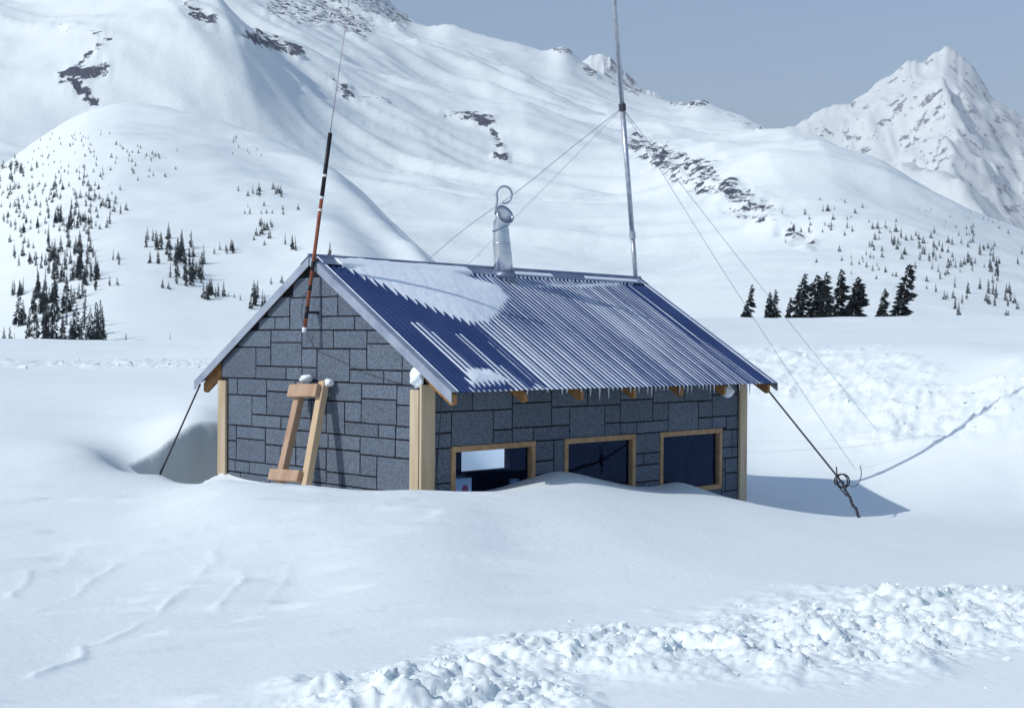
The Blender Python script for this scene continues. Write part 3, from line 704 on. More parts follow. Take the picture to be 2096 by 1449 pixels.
# cowl: a cone opened towards the right, pinched on the left
nn = np.array([.58, -.64, .46]); nn /= np.linalg.norm(nn)
ct, cb = at(1034, 439, dep) - np.array([0, .02, 0]), at(1025.5, 467, dep)
e1_ = np.array([1.0, 0, 0]) - nn * nn[0]; e1_ /= np.linalg.norm(e1_); e2_ = np.cross(nn, e1_)
v = []; f = []; NC = 28
for j in range(6):
    t = j / 5
    for k in range(NC):
        an = 2 * math.pi * k / NC; c_, s_ = math.cos(an), math.sin(an)
        pb = cb + 17.6 * mpx * (c_ * np.array([1.0, 0, .42]) + s_ * np.array([0, 1.0, .1]))
        pt_ = ct + 20.5 * mpx * (c_ * e1_ + s_ * e2_)
        v.append(hl(pb + (pt_ - pb) * t))
for j in range(5):
    for k in range(NC): f.append((j * NC + k, j * NC + (k + 1) % NC, (j + 1) * NC + (k + 1) % NC, (j + 1) * NC + k))
m = MB(); m.add(v, f)
cowl = m.build('cowl', M['galv'], pipe, smooth=True)
md = cowl.modifiers.new('solid', 'SOLIDIFY'); md.thickness = .005
rim = MB(); rim.tube([v[5 * NC + k] for k in range(NC)] + [v[5 * NC]], .007, 6); rim.build('cowl_rim', M['galv_dark'], pipe, smooth=True)
rim = MB(); rim.tube([v[k] for k in range(NC)] + [v[0]], .006, 6); rim.build('cowl_skirt', M['galv_dark'], pipe, smooth=True)
lp = [hl(at(1014, 440, dep)), hl(at(1016, 420, dep))] + [hl(at(1032 + 15.5 * math.cos(t), 399 + 17.5 * math.sin(t), dep)) for t in np.linspace(math.pi * .86, math.pi * 2.62, 28)]
m = MB(); m.tube(lp, .014, 8); m.build('hoop', M['flashing'], pipe, smooth=True)

# ================================================================== SNOW ON THE ROOF
def z3(x, y): return 620 + x * .34499, 340 + y * .34506
def poly_sd(b, q, poly):
    d, _, _ = seg_dist(b, q, poly + [poly[0]]); ins = np.zeros(b.shape, bool); n = len(poly)
    for i in range(n):
        (x0, y0), (x1, y1) = poly[i], poly[(i + 1) % n]
        c = ((y0 > q) != (y1 > q)) & (b < (x1 - x0) * (q - y0) / (y1 - y0 + 1e-12) + x0); ins ^= c
    return np.where(ins, d, -d)
big = [roof_bq(*z3(x, y)) for x, y in ((225, 585), (330, 650), (430, 700), (600, 790), (790, 862), (900, 905), (1000, 940), (1140, 950), (1215, 880), (1265, 800), (1200, 715), (1110, 675), (1010, 650))]
big = [(b, max(q, .0)) for b, q in big] + [(big[-1][0], -.2), (big[0][0] + .02, -.2)]
low = [roof_bq(*z3(x, y)) for x, y in ((745, 1055), (850, 1120), (905, 1190), (960, 1290), (1000, 1335), (1180, 1310), (1290, 1290), (1200, 1240), (1110, 1190), (960, 1170), (860, 1090))]
strip = [roof_bq(*z3(x, y)) for x, y in ((1270, 700), (1360, 735), (1700, 740), (1900, 715), (1880, 690), (1700, 685), (1400, 690))]
bare = [roof_bq(*z3(x, y)) for x, y in ((60, 540), (230, 590), (600, 790), (1000, 945), (1400, 1290), (1300, 1330), (900, 1400), (820, 1330))]
bare2 = [roof_bq(*z3(x, y)) for x, y in ((1930, 690), (2000, 660), (2787, 1290), (2700, 1300), (2110, 830))]
nb, nq = int((B1 - B0) / (CP / 9)), 170
bb = np.linspace(B0 + .09, B1 - .09, nb); qq = np.linspace(.0, SLOPE - .004, nq)
Bm, Qm = np.meshgrid(bb, qq)
nz = fbm(Bm * 1.4, Qm * 1.0, 4); streak = vnoise(np.floor(Bm / CP + .5) * 3.7, Qm * .9 + 11); fine = fbm(Bm * 16, Qm * 10, 3)
lvl = -.0002 + .0030 * nz + .0035 * streak + .0012 * fine
db = poly_sd(Bm, Qm, bare); db2 = poly_sd(Bm, Qm, bare2)
stre = vnoise(np.floor(Bm / CP + .5) * 9.1 + 2, Qm * .35)
lvl = lvl - .02 * sstep(-.12, .06, db + .10 * stre) - .013 * sstep(-.15, .10, db2 + .25 * stre)
for pl, mx_, sl_ in ((big, .075, .22), (low, .05, .35), (strip, .03, .3)):
    d = poly_sd(Bm, Qm, pl) + .05 * nz
    lvl = np.maximum(lvl, -.010 + np.minimum(mx_ * (1 - np.exp(-np.maximum(d, -.2) * sl_ / mx_)), mx_) + .004 * fine + .008 * nz * (d > 0))
lvl = np.where((Qm > .05) & (Qm < .125) & (Bm > 2.9) & (nz + .3 * fbm(Bm * 3, Qm * 0 + 5, 2) > -.06), np.maximum(lvl, CA + .021), lvl)
# long light drips of snow running down single valleys in the bare part
for x0, y0, x1, y1 in ((640, 925, 1010, 1215), (735, 980, 1080, 1240), (920, 990, 1260, 1290), (1160, 1180, 1330, 1300)):
    (b0, q0), (b1, q1) = roof_bq(*z3(x0, y0)), roof_bq(*z3(x1, y1)); bv = (round((b0 + b1) / 2 / CP - .5) + .5) * CP
    lvl = np.maximum(lvl, np.where((np.abs(Bm - bv) < CP * .9) & (Qm > q0) & (Qm < q1 + .2), -.002 + .004 * sstep(q0, q1, Qm), -1))
# eave fringe
lvl = np.maximum(lvl, np.where((Qm > SLOPE - .05) & (Bm < 2.1) & (Bm > .25), -.001 + .006 * nz, -1))
cz = np.where(Qm < .185, CA + .016, corr(Bm))
lvl = np.where((Qm < .185) & (poly_sd(Bm, Qm, big) + .06 * nz > 0), np.maximum(lvl, CA + .012 + .02 * sstep(.0, .08, Qm)), lvl)
Hs = np.maximum(lvl, cz - .004)
P3 = top0[None, None] + Qm[..., None] * dwn + Hs[..., None] * nrm; P3[..., 0] += Bm
vis = (lvl > cz - .0005)
kq = vis[:-1, :-1] | vis[1:, :-1] | vis[:-1, 1:] | vis[1:, 1:]
Wp = np.stack([CX + P3[..., 0] * SD[0] + P3[..., 1] * GD[0], CY + P3[..., 0] * SD[1] + P3[..., 1] * GD[1], P3[..., 2] + BASE], -1)
grid_object('roof_snow', Wp[..., 0], Wp[..., 1], Wp[..., 2], M['roof_snow'], keep=kq, kind='stuff', label='snow patch and snow-filled grooves on the corrugated roof', cat='snow')

# ================================================================== icicles
for i in range(46):
    if i < 30: b = CP * (round(random.uniform(.9, L - .5) / CP) + .5)
    else: b = CP * (round(random.uniform(1.6, 3.6) / CP) + .5)
    ln = random.choice((.03, .03, .04, .05, .07, .12)) * random.uniform(.7, 1.2)
    p = slope_pt(b, SLOPE - .002, -CA - .001); pw = hw(p[0], p[1], p[2] + BASE)
    m = MB(); m.tube([(0, 0, .012), (0, 0, 0), (random.uniform(-.003, .003), 0, -ln * .5), (0, 0, -ln)], [.008, .009, .006, .0015], 6)
    o = m.build('icicle', M['ice'], smooth=True); o.location = tuple(pw)
    tag(o, 'thin icicle hanging from the corrugated eave', 'icicle', 'icicles along the eave')

# ================================================================== leaning wooden frame
fr = empty('wooden_frame', tuple(hw(-.45, 2.2, -1.9)))
tag(fr, 'short ladder-like lumber frame leaning against the gable wall', 'frame')
fo = np.array(fr.location)
def fpt(px, py, b): a, z = hit_b(px, py, b); return hw(b, a, z)
lt, lb = fpt(619, 786, -.11), fpt(571, 996, -.45); rt, rb = fpt(663, 784, -.10), fpt(625, 1000, -.44)
lb, rb = lt + (lb - lt) * 1.28, rt + (rb - rt) * 1.28
rt_u = rt + (rt - rb) * .01
for p0, p1, mm in ((lt, lb, 'rough_lumber'), (rt_u, rb, 'pale_lumber')):
    MB().beam(p0 - fo, p1 - fo, GD, .098, .085).build('rail', M[mm], fr, bevel=.005)
for t, dx, wd in ((.055, -.02, .145), (.69, .0, .125)):
    t_ = t
    p0 = lt + (lb - lt) * t_ - SD * .078 + GD * .10; p1 = rt + (rb - rt) * t_ - SD * .078 - GD * (.02 if t < .1 else -.03)
    MB().beam(p0 - fo, p1 - fo, (lb - lt), wd, .06).build('crosspiece', M['rough_lumber'], fr, bevel=.005)
def clump(name, p, r, sx, label, n=3, seed=0):
    import bmesh
    bm = bmesh.new(); bmesh.ops.create_icosphere(bm, subdivisions=n, radius=r)
    for v in bm.verts:
        d = 1 + .45 * float(fbm(np.array([v.co.x / r * 1.4 + seed]), np.array([v.co.y / r * 1.4 + v.co.z / r * 2.1]), 3)[0]); v.co *= d
        v.co.x *= sx[0]; v.co.y *= sx[1]; v.co.z *= sx[2]
    me = bpy.data.meshes.new(name); bm.to_mesh(me); bm.free(); me.materials.append(M['roof_snow'])
    me.polygons.foreach_set('use_smooth', [True] * len(me.polygons))
    o = link(name, me); o.location = tuple(p); o.rotation_euler = (0, 0, TH); tag(o, label, 'snow'); return o
clump('snow_clump', fpt(626, 774, -.10), .062, (1, 1.3, .75), 'round snow cap on the upper crosspiece of the leaning frame', seed=1)
clump('snow_clump', fpt(674, 783, -.08), .052, (1, 1.0, .9), 'snow clinging to the top of the right frame rail', seed=4)
clump('snow_clump', hw(-.03, .04, -.33), .085, (.7, 1.1, 1.15), 'white snow wedged above the near corner board under the roof', seed=8)
bq_, zq_ = hit_a(*z2(1945, 185), a=-.12); clump('snow_clump', hw(bq_, -.10, zq_), .085, (1.1, .8, 1), 'snow lump stuck under the eave beside the far corner board', seed=12)

# ================================================================== whip antenna on the gable
foot = fpt(623, 676, -.19); top = fpt(676, 273, .10); tip = fpt(719, -30, .30)
wa = empty('whip_antenna', tuple(foot)); tag(wa, 'slanting rust-red whip antenna with black sleeve fixed to the gable', 'antenna')
def on(t): return foot + (top - foot) * t - foot
def seg(name, t0, t1, r, mm, n=12): MB().tube([on(t0), on(t1)], r, n).build(name, M[mm], wa, smooth=True)
seg('pole', 0.0, .665, .021, 'rust'); seg('sleeve', .665, 1.0, .024, 'black')
for t0, t1 in ((.06, .12), (.20, .225), (.30, .345)): seg('tape', t0, t1, .0225, 'black')
for t0, t1 in ((-.012, .014), (.60, .612), (.663, .676), (.775, .788)): seg('band', t0, t1, .0262, 'white_band')
MB().tube([on(1.0), tip - foot], [.005, .003], 6).build('whip', M['whip'], wa, smooth=True)
for t in (.09, .355):
    p = on(t); MB().beam(p, p + SD * (.17 if t < .2 else .06), GD, .05, .03).build('bracket', M['dark_metal'], wa)
co = empty('coax_cable', tuple(foot)); 
cp = [fpt(624, 676, -.10), fpt(632, 690, -.04), fpt(640, 705, -.02), fpt(650, 718, -.016), fpt(700, 740, -.016), fpt(745, 762, -.016), fpt(800, 780, -.016), fpt(845, 790, -.05)]
bpy.data.objects.remove(co)
def smoothline(pts, n=6):
    pts = [np.array(p, float) for p in pts]; out = []
    for i in range(len(pts) - 1):
        p0, p1, p2, p3 = pts[max(i - 1, 0)], pts[i], pts[i + 1], pts[min(i + 2, len(pts) - 1)]
        for k in range(n):
            t = k / n; out.append(.5 * (2 * p1 + (p2 - p0) * t + (2 * p0 - 5 * p1 + 4 * p2 - p3) * t * t + (3 * p1 - p0 - 3 * p2 + p3) * t ** 3))
    return out + [pts[-1]]
def wire(name, pts, r, mm, label, cat='cable', group=None, n=6):
    pts = [np.array(p, float) for p in pts]; o0 = pts[0]
    o = MB().tube([p - o0 for p in pts], r, n).build(name, M[mm], smooth=True); o.location = tuple(o0); return tag(o, label, cat, group)
wire('coax_cable', smoothline(cp), .003, 'cable', 'thin black cable sagging across the gable from the antenna foot')
wire('coax_cable', smoothline([fpt(634, 590, -.10), fpt(622, 610, -.12), fpt(617, 640, -.13), fpt(622, 664, -.12)]), .004, 'cable', 'small loop of cable beside the lower antenna pole')
wire('coax_cable', smoothline([hw(.22, -.07, -.42), hw(.19, -.065, -.9), hw(.15, -.065, -1.4), hw(.13, -.065, -1.9)]), .005, 'cable', 'thin cable hanging down the side wall beside the near corner board')

# ================================================================== mast with guys
mdep = hw(L - .02, W / 2, 0)[1]
mb_ = at(1302, 577, mdep); mtop = at(1233, -300, mdep - .15); 
def mp(t): return mb_ + (mtop - mb_) * t
def mt_at(py): return mp((577 - py) / 877.0)
ma = empty('antenna_mast', tuple(mb_)); tag(ma, 'tall grey metal mast standing on the far end of the ridge', 'mast')
MB().tube([mb_ - mb_, mt_at(481) - mb_], .033, 14).build('lower_tube', M['mast'], ma, smooth=True)
MB().tube([mt_at(484) - mb_, mt_at(210) - mb_], .036, 14).build('middle_tube', M['mast'], ma, smooth=True)
MB().tube([mt_at(214) - mb_, mtop - mb_], [.036, .030], 14).build('upper_tube', M['mast'], ma, smooth=True)
MB().tube([mt_at(488) - mb_, mt_at(474) - mb_], .046, 14).build('coupling', M['mast'], ma)
MB().tube([mt_at(225) - mb_, mt_at(211) - mb_], .052, 12).build('guy_collar', M['dark_metal'], ma)
MB().tube([mb_ - mb_ + np.array([0, 0, -.04]), mb_ - mb_ + np.array([0, 0, .03])], .07, 12).build('base_plate', M['dark_metal'], ma)
colr = mt_at(219)
def guy(end, sag, r, mm, label, wob=0.0):
    pts = []
    for t in np.linspace(0, 1, 30):
        p = colr + (np.array(end) - colr) * t; p = p + np.array([0, 0, -4 * sag * t * (1 - t) + wob * math.sin(t * 23) * math.sin(t * math.pi)]); pts.append(p)
    return wire('guy_wire', pts, r, mm, label, 'wire', 'guy wires of the mast')
e1 = ground_hit(1752, 962, 16, 30); e2 = ground_hit(1803, 890, 16, 32)
guy(e1, .10, .0035, 'pale_wire', 'right-hand guy wire from mast to snow beside the coiled cable')
guy(e2, .05, .0035, 'pale_wire', 'rear right guy wire from mast to the rubbly snow bank')
guy(ground_hit(500, 795, 17, 60), .10, .006, 'pale_wire', 'wavy guy wire passing behind the stovepipe to the left', .03)
guy(ground_hit(700, 792, 19, 60), .05, .0035, 'pale_wire', 'straight thin guy wire behind the ridge, lower of the left pair')

# --- cables tying the eaves down
ls = hw(-.02, W + OE - .05, ZE - .03); le = ground_hit(326, 958, 12, 22); le = le + np.array([0, 0, -.1])
wire('tie_down_cable', [ls + (le - ls) * t for t in np.linspace(0, 1, 8)], .011, 'cable', 'dark cable from the left eave corner down into the snow hollow', 'cable')
rs = hw(L - .02, -OE + .07, ZE - .10)
gr = ground_hit(1772, 1061, 12, 30); rk = at(1722, 985, (rs[1] + gr[1]) / 2 - .1)
wire('tie_down_cable', [rs + (rk - rs) * t for t in np.linspace(0, 1, 8)], .012, 'cable', 'taut dark cable from the right eave corner to a wire coil', 'cable')
kd = rk[1]; pxm = kd / F
cl = [rk] + [at(1720 + 12.5 * math.cos(t) + .2 * k, 984 + 14 * math.sin(t), kd + .02 * math.sin(t * 2)) for k, t in enumerate(np.linspace(2.6, 2.6 + 4 * math.pi, 40))]
wire('wire_coil', cl, .009, 'cable', 'coiled dark wire where the right tie-down cable is knotted', 'wire')
chain = MB(); npn = 26; p_prev = None
pts = [rk + (gr + np.array([0, 0, -.12]) - rk) * t + np.array([.007 * math.sin(t * 23), 0, .006 * math.cos(t * 31)]) for t in np.linspace(0, 1, npn)]
wire('anchor_chain', pts, [.014 + .007 * (i % 2) for i in range(npn)], 'cable', 'twisted dark chain running from the coil into the snow', 'chain')
wire('wire_coil', smoothline([at(1712, 955, kd), at(1713, 970, kd), at(1714, 988, kd), at(1722, 1002, kd), at(1733, 1015, kd)]), .008, 'cable', 'short upright wire end standing above the coil', 'wire')
wire('wire_coil', smoothline([at(1733, 990, kd), at(1745, 996, kd), at(1756, 990, kd), at(1763, 972, kd), at(1761, 953, kd)]), .005, 'cable', 'thin loose wire loop right of the coil', 'wire')

# ================================================================== behind the first window
b0, b1, zt = wins[0]
bl, zl = hit_a(*z2(215, 742), a=.16); br, zb_ = hit_a(*z2(325, 842), a=.16)
cz0 = zb_ - .25
ca_ = empty('carton', tuple(hw((bl + br) / 2, .25, cz0)), TH); tag(ca_, 'white carton with a red round mark behind the first window', 'box')
MB().box(-(br - bl) / 2, (br - bl) / 2, -.09, .09, 0, zl - cz0).build('box_body', M['paper'], ca_, bevel=.004)
cbx, czx = hit_a(*z2(287, 805), a=.15); rad = .046
disc = [(cbx - (bl + br) / 2 + rad * math.cos(t), -.0945, czx - cz0 + rad * math.sin(t)) for t in np.linspace(0, 2 * math.pi, 24, endpoint=False)]
MB().prism(disc, (0, .004, 0)).build('round_label', M['red'], ca_)
sb0, _ = hit_a(*z2(600, 800), a=.22); _, sz = hit_a(*z2(600, 738), a=.22)
m = MB(); m.tube([(0, 0, -.16), (0, 0, 0)], [.055, .062], 20); o = m.build('tin_cup', M['cup'], smooth=True); o.location = tuple(hw(sb0, .24, sz)); tag(o, 'grey tin cup on the shelf behind the first window', 'cup')
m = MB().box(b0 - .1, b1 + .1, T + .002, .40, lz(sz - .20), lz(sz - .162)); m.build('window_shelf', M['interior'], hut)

# ================================================================== TREES
def fir(name, seed, h, levels, per, width, lean=0.0, flag=0.0, sub=2, droop=.25, gap=0.0, taper=.85, bare=.06):
    """a fir: trunk mesh and crown mesh of drooping jagged fronds, height h"""
    r_ = random.Random(seed)
    def axis(t): return np.array([lean * h * t ** 1.1, 0, h * t])
    tm = MB(); tm.tube([axis(t) for t in (-.06, 0, .3, .65, .97)], [.022 * h, .018 * h, .013 * h, .008 * h, .002 * h], 6)
    trunk = tm.mesh(name + '_trunk', M['bark'])
    cm = MB()
    N = levels * per
    bulge = [(r_.random(), r_.uniform(0, 6.28), r_.uniform(-.6, .55)) for _ in range(9)]
    for i in range(N):
        t = bare + (1 - bare) * ((i + r_.random()) / N) ** 1.12; t = min(t, .985)
        an = r_.uniform(0, 2 * math.pi)
        wr = width * h * ((1 - t) ** taper * .95 + .05)
        for bt, ba, bs in bulge: wr *= 1 + bs * math.exp(-((t - bt) / .09) ** 2) * (.5 + .5 * math.cos(an - ba))
        if r_.random() < gap: continue
        ln = wr * (.35 + .75 * r_.random() ** .7) * (1 + flag * math.cos(an))
        p = axis(t); d = np.array([math.cos(an), math.sin(an), 0]); s = np.array([-d[1], d[0], 0])
        up0 = r_.uniform(-.1, .35) * (1.3 if t > .6 else .7)
        wd = ln * r_.uniform(.16, .30) + .008 * h
        for q in range(sub):
            o = r_.uniform(-.5, .5) if q else 0
            dd = d * math.cos(o) + s * math.sin(o); ss = -d * math.sin(o) + s * math.cos(o); l2 = ln * (1 if q == 0 else r_.uniform(.5, .95))
            zz = lambda u: np.array([0, 0, ln * (up0 * u - droop * u * u * 1.6)])
            a = p + dd * l2 * .12; b = p + dd * l2 * .55 + zz(.5) + ss * wd * .5; c = p + dd * l2 * .5 + zz(.5) - ss * wd * .5
            e = p + dd * l2 + zz(1.0) + ss * wd * r_.uniform(-.3, .3); drop = np.array([0, 0, -ln * r_.uniform(.1, .3) - .010 * h])
            mid = p + dd * l2 * r_.uniform(.45, .75) + zz(.5) + drop
            cm.add([a, b, e, c, mid], [(0, 1, 2), (0, 2, 3), (0, 4, 2)])
            if sub > 1:
                for sg in (-1, 1):
                    f0 = p + dd * l2 * .35 + zz(.35); f1 = p + dd * l2 * r_.uniform(.6, .85) + ss * sg * wd * r_.uniform(.9, 1.5) + zz(.8) + drop * .5
                    f2 = p + dd * l2 * .7 + zz(.7)
                    cm.add([f0, f1, f2], [(0, 1, 2)])
    for q in range(3):
        an = q * 2.1; p = axis(.94); e = axis(1.0); s = np.array([math.cos(an), math.sin(an), 0]) * .02 * h
        cm.add([p + s, p - s, e], [(0, 1, 2)])
    return trunk, cm
protos = []
for k, (wd, lv, pr, ln_) in enumerate(((.19, 17, 11, 0), (.16, 18, 11, .02), (.21, 16, 11, -.02), (.25, 15, 11, .03), (.14, 18, 10, .04), (.18, 16, 11, -.03))):
    t_, c_ = fir('fir%d' % k, 50 + k, 1.0, lv, pr, wd, lean=ln_, sub=1, gap=.08)
    protos.append((t_, c_.mesh('fir%d_crown' % k, M['far_needles']), c_, MB()))
def place(meshes, pos, h, label, group, rz=None, tilt=0.0):
    o = empty('fir_tree', tuple(pos), random.uniform(0, 6.28) if rz is None else rz); o.scale = (h, h, h)
    if tilt: o.rotation_euler = (0, tilt, o.rotation_euler[2])
    a = link('trunk', meshes[0], o); b = link('crown', meshes[1], o)
    tag(o, label, 'tree', group); return o
# the wind-bent firs on the right bank (photo x of the foot, foot y, top x, top y, width factor)
near_trees = [(1526, 648, 1540, 582, .24, 'thin crooked fir at the left end of the bank row, leaning right'),
 (1568, 652, 1576, 597, .26, 'small fir left of a same-size neighbour, second from the left of the bank row'),
 (1583, 650, 1587, 592, .22, 'slim small fir, third from the left in the bank row'),
 (1612, 648, 1618, 608, .26, 'low fir tucked against the left side of the densest clump on the bank'),
 (1628, 650, 1648, 560, .25, 'tall leaning fir just left of the dark dense fir on the bank'),
 (1664, 656, 1672, 562, .34, 'dark dense broad fir in the middle of the bank row'),
 (1684, 650, 1692, 556, .22, 'narrow fir rising right behind the dark dense fir on the bank'),
 (1714, 642, 1722, 550, .24, 'tall narrow fir right of the gap after the dense clump on the bank'),
 (1744, 644, 1756, 566, .38, 'squat bushy fir with one leaning top, right half of the bank row'),
 (1800, 646, 1812, 590, .30, 'lone short fir between the bushy fir and the tallest one'),
 (1836, 652, 1862, 540, .30, 'tallest leaning fir at the right end of the bank row')]
for i, (fx, fy, tx, ty, wd, lab) in enumerate(near_trees):
    dpt = 66 + (i % 3) * 1.3; foot_ = at(fx, fy + 3, dpt); zt_ = at(tx, ty, dpt)
    gz = float(near_z(np.array([foot_[0]]), np.array([foot_[1]]), False)[0])
    hgt = zt_[2] - min(foot_[2], gz); foot_[2] = min(foot_[2], gz) 
    t_, c_ = fir('bank_fir%d' % i, 200 + i, hgt, 24, 9, wd * 1.12, lean=(zt_[0] - foot_[0]) / hgt, flag=.35, sub=2, gap=.1, taper=.55, bare=.03, droop=.2)
    o = empty('fir_tree', tuple(foot_)); link('trunk', t_, o); c_.build('crown', M['needles'], o); tag(o, lab, 'tree', 'firs on the right-hand bank')
# a lone one poking up over the ridge
def on_knoll(px, py): return ground_hit(px, py, 110, 600, lambda x, y: knoll_z(x, y))
def on_mount(px, py): return ground_hit(px, py, 165, 1800, lambda x, y: mountain_z(x, y))
spots = []
def cluster(x0, x1, y0, y1, n, h0, h1, zone, surf):
    for _ in range(n): spots.append((random.uniform(x0, x1), random.uniform(y0, y1), random.uniform(h0, h1), zone, surf))
K = on_knoll; G_ = on_mount
A, Bz, Cz, Dz, Ez = 0, 1, 2, 3, 4
for x, y, h in ((8, 712, 42), (20, 708, 40), (60, 690, 60), (92, 712, 92), (75, 712, 78), (128, 712, 70), (145, 712, 60), (165, 710, 58), (198, 708, 88), (212, 700, 72), (38, 668, 78), (70, 662, 70), (82, 640, 62), (112, 655, 80), (136, 640, 70), (172, 675, 82), (155, 690, 66), (185, 690, 60), (178, 712, 50), (55, 712, 46), (110, 712, 76), (30, 712, 30), (100, 700, 84), (205, 712, 96), (88, 712, 60), (150, 700, 62)):
    spots.append((x, y, h, A, K))
cluster(0, 60, 596, 606, 7, 22, 34, A, K); cluster(60, 145, 590, 640, 16, 30, 55, A, K); cluster(40, 200, 600, 690, 16, 28, 52, A, K)
for cx_, cy_, sx_, sy_, n, h0, h1 in ((155, 568, 22, 14, 26, 24, 42), (130, 525, 30, 16, 20, 22, 38), (180, 530, 12, 20, 10, 24, 46), (75, 545, 10, 12, 3, 16, 24), (40, 530, 14, 8, 5, 18, 30), (92, 535, 16, 6, 6, 16, 26),
     (308, 490, 4, 3, 2, 22, 30), (330, 505, 16, 14, 10, 18, 36), (345, 535, 28, 8, 9, 18, 34), (370, 520, 10, 20, 9, 28, 50), (375, 565, 24, 10, 10, 22, 44), (408, 555, 8, 14, 6, 22, 44), (388, 580, 16, 10, 7, 22, 40),
     (424, 606, 15, 5, 12, 20, 34), (478, 508, 6, 6, 4, 18, 24), (462, 516, 12, 3, 5, 14, 22), (520, 398, 12, 5, 8, 10, 18), (572, 396, 8, 5, 5, 10, 18), (545, 435, 30, 8, 10, 9, 14), (545, 470, 14, 16, 9, 10, 18), (540, 485, 8, 10, 5, 14, 22), (592, 508, 8, 6, 4, 20, 32), (525, 628, 16, 5, 7, 22, 38), (530, 610, 6, 4, 3, 30, 40),
     (165, 445, 14, 20, 12, 14, 26), (130, 465, 14, 12, 10, 18, 34), (118, 455, 10, 8, 6, 16, 28), (175, 460, 10, 8, 8, 14, 24), (225, 430, 16, 14, 9, 14, 24), (212, 550, 20, 14, 5, 14, 24), (240, 535, 8, 6, 3, 16, 24),
     (115, 390, 10, 14, 10, 12, 20), (180, 395, 20, 20, 14, 10, 18), (40, 400, 16, 10, 8, 10, 18), (18, 355, 14, 10, 10, 12, 22), (40, 350, 16, 8, 8, 12, 22), (45, 430, 20, 16, 8, 12, 20), (55, 465, 20, 10, 6, 14, 22), (50, 500, 14, 10, 5, 12, 20),
     (250, 330, 30, 10, 10, 7, 12), (300, 345, 24, 20, 12, 7, 12), (285, 310, 30, 6, 8, 6, 9), (320, 330, 8, 4, 4, 8, 12), (468, 290, 12, 3, 4, 6, 9), (500, 310, 24, 6, 6, 5, 8)):
    for _ in range(n): spots.append((random.gauss(cx_, sx_), random.gauss(cy_, sy_), random.uniform(h0, h1), Bz if cy_ > 470 else Cz, K))
for _ in range(210):                              # thin scatter over the left half of the knoll
    y = random.uniform(270, 480); x = random.uniform(0, 250) * (1 - .2 * random.random()); spots.append((x, y, 4 + (y - 250) * .055 * random.uniform(.5, 1.2), Cz, K))
for x, y, h in ((675, 524, 28), (577, 580, 18), (555, 582, 14), (258, 706, 26), (348, 706, 24), (333, 590, 20), (345, 592, 16), (240, 585, 18), (225, 586, 22), (492, 615, 12), (480, 610, 10), (468, 608, 12)): spots.append((x, y, h, Bz, K))
for cx_, cy_, sx_, sy_, n, h0, h1 in ((1640, 460, 20, 14, 8, 8, 14), (1700, 455, 40, 14, 16, 8, 16), (1760, 475, 50, 14, 16, 8, 16), (1850, 495, 18, 10, 9, 12, 22), (1790, 520, 50, 14, 16, 8, 16), (1900, 505, 30, 12, 10, 10, 20), (1945, 500, 20, 16, 9, 12, 20), (1915, 540, 34, 14, 14, 10, 18), (1990, 500, 30, 18, 10, 8, 14), (1960, 560, 50, 20, 16, 10, 20), (2040, 565, 30, 26, 14, 12, 26), (2060, 520, 30, 20, 10, 8, 14), (1960, 615, 14, 16, 8, 16, 30), (2030, 610, 26, 18, 12, 16, 34), (2075, 630, 14, 12, 6, 14, 26), (1740, 540, 40, 10, 8, 8, 12), (1800, 560, 30, 12, 8, 8, 14), (1700, 420, 30, 10, 6, 5, 8), (2000, 450, 60, 14, 14, 4, 7), (1930, 430, 50, 12, 10, 4, 7)):
    for _ in range(n): spots.append((random.gauss(cx_, sx_), random.gauss(cy_, sy_), random.uniform(h0, h1), Dz, G_))
spots.sort(key=lambda s: -s[2])
labels = {A: ('dark fir in the grove at the foot of the left hill', 'firs in the grove at the foot of the left hill'),
          Bz: ('small dark fir among the clumps halfway up the left hillside', 'firs in clumps halfway up the left hillside'),
          Cz: ('tiny stunted fir high on the left hillside', 'stunted firs high on the left hillside'),
          Dz: ('small fir scattered on the open slope beyond the right bank', 'firs on the open slope beyond the right bank')}
lone = {(675, 524): 'lone fir tip showing just above the roof ridge beside the whip antenna', (258, 706): 'lone small fir at the hill foot, right of the grove', (348, 706): 'lone small fir at the hill foot, nearest the hut'}
far_v = MB(); cnt = 0
far_v_arr, far_f_arr, off = [], [], 0
pv = [(np.array(p[2].v), p[2].f) for p in protos]
for (px, py, h, zone, surf) in spots:
    p = surf(px, py)
    if p is None or not (-30 < px < 2130): continue
    hm = h * p[1] / F * 1.03
    if cnt < 289:
        tr_ = place(protos[cnt % 6 if zone != A else cnt % 5], p, hm, *labels[zone]); cnt += 1
        if (round(px), round(py)) in lone: tr_['label'] = lone[(round(px), round(py))]
    else:
        vv, ff = pv[random.randrange(6)]; an = random.uniform(0, 6.28); c, s = math.cos(an), math.sin(an)
        q = vv * hm * np.array([1.5, 1.5, 1]); far_v_arr.append(np.stack([q[:, 0] * c - q[:, 1] * s, q[:, 0] * s + q[:, 1] * c, q[:, 2]], 1) + p)
        far_f_arr += [tuple(i + off for i in f) for f in ff]; off += len(vv)
if far_v_arr:
    me = bpy.data.meshes.new('distant_firs'); me.from_pydata(np.concatenate(far_v_arr).tolist(), [], far_f_arr); me.materials.append(M['far_needles'])
    tag(link('distant_firs', me), 'sprinkling of tiny far-off firs over the snow slopes', 'trees', kind='stuff')

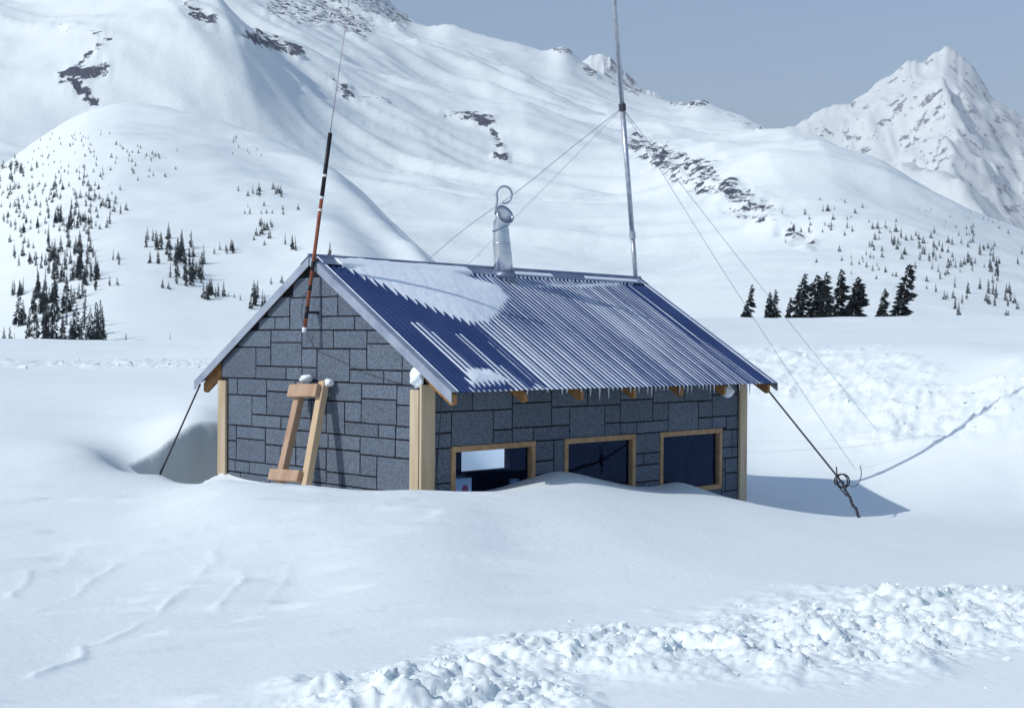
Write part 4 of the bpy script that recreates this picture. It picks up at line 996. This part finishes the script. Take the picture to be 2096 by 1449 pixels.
# ================================================================== loose snow chunks in the broken snow
ch_v, ch_f, off = [], [], 0
import bmesh
ico_v = np.array([(x, y, z) for z in (-.8, .8) for y in (-.8, .8) for x in (-.8, .8)], float)
ico_f = [(0, 2, 3, 1), (4, 5, 7, 6), (0, 1, 5, 4), (2, 6, 7, 3), (0, 4, 6, 2), (1, 3, 7, 5)]
cand = []
for (x0, x1, y0, y1, n, s0, s1, d0, d1) in ((680, 2150, 1180, 1460, 5200, .005, .024, 5.5, 10), (1500, 2150, 715, 960, 1500, .012, .05, 20, 31), (0, 445, 738, 762, 250, .04, .13, 38, 50)):
    pxs = rng.uniform(x0, x1, n); ds = rng.uniform(d0, d1, n); xs = (pxs - 1048) / F * ds; ys = ds
    rm = rubble_mask(xs, ys); ok = rng.uniform(0, 1, n) < rm ** 1.3 * .9 + .004
    sz = s0 + (s1 - s0) * rng.power(.45, n) ** 1.6
    cand += [(x, y, s) for x, y, s, k in zip(xs, ys, sz, ok) if k]
cx_ = np.array([c[0] for c in cand]); cy_ = np.array([c[1] for c in cand]); zz_ = near_z(cx_, cy_)
for (x, y, s), z in zip(cand, zz_):
    v = (ico_v + rng.uniform(-.38, .38, (8, 3))) * rng.uniform(.6, 1.3, 3)
    q_, _r = np.linalg.qr(rng.normal(size=(3, 3))); v = v @ q_
    v = v * s * np.array([1, 1, .75]); ch_v.append(v + np.array([x, y, z - s * .3])); ch_f += [tuple(i + off for i in f) for f in ico_f]; off += len(v)
me = bpy.data.meshes.new('snow_rubble'); me.from_pydata(np.concatenate(ch_v).tolist(), [], ch_f); me.materials.append(M['snow'])
tag(link('snow_rubble', me), 'loose snow chunks scattered over the broken snow', 'snow', kind='stuff')

# ================================================================== haze
hz = MB().box(-7600, 7600, -6500, 8600, -15.5, 1620).build('haze', M['snow'])
hz.data.materials.clear(); hm_ = bpy.data.materials.new('haze'); hm_.use_nodes = True; hn = hm_.node_tree.nodes; hn.remove(hn['Principled BSDF'])
pv_ = hn.new('ShaderNodeVolumePrincipled'); pv_.inputs['Color'].default_value = (.97, .96, 1, 1); pv_.inputs['Density'].default_value = 1.2e-4; pv_.inputs['Anisotropy'].default_value = 0.0
hm_.node_tree.links.new(pv_.outputs[0], hn['Material Output'].inputs['Volume']); hz.data.materials.append(hm_)
tag(hz, 'thin bluish mountain haze', 'haze', kind='stuff')
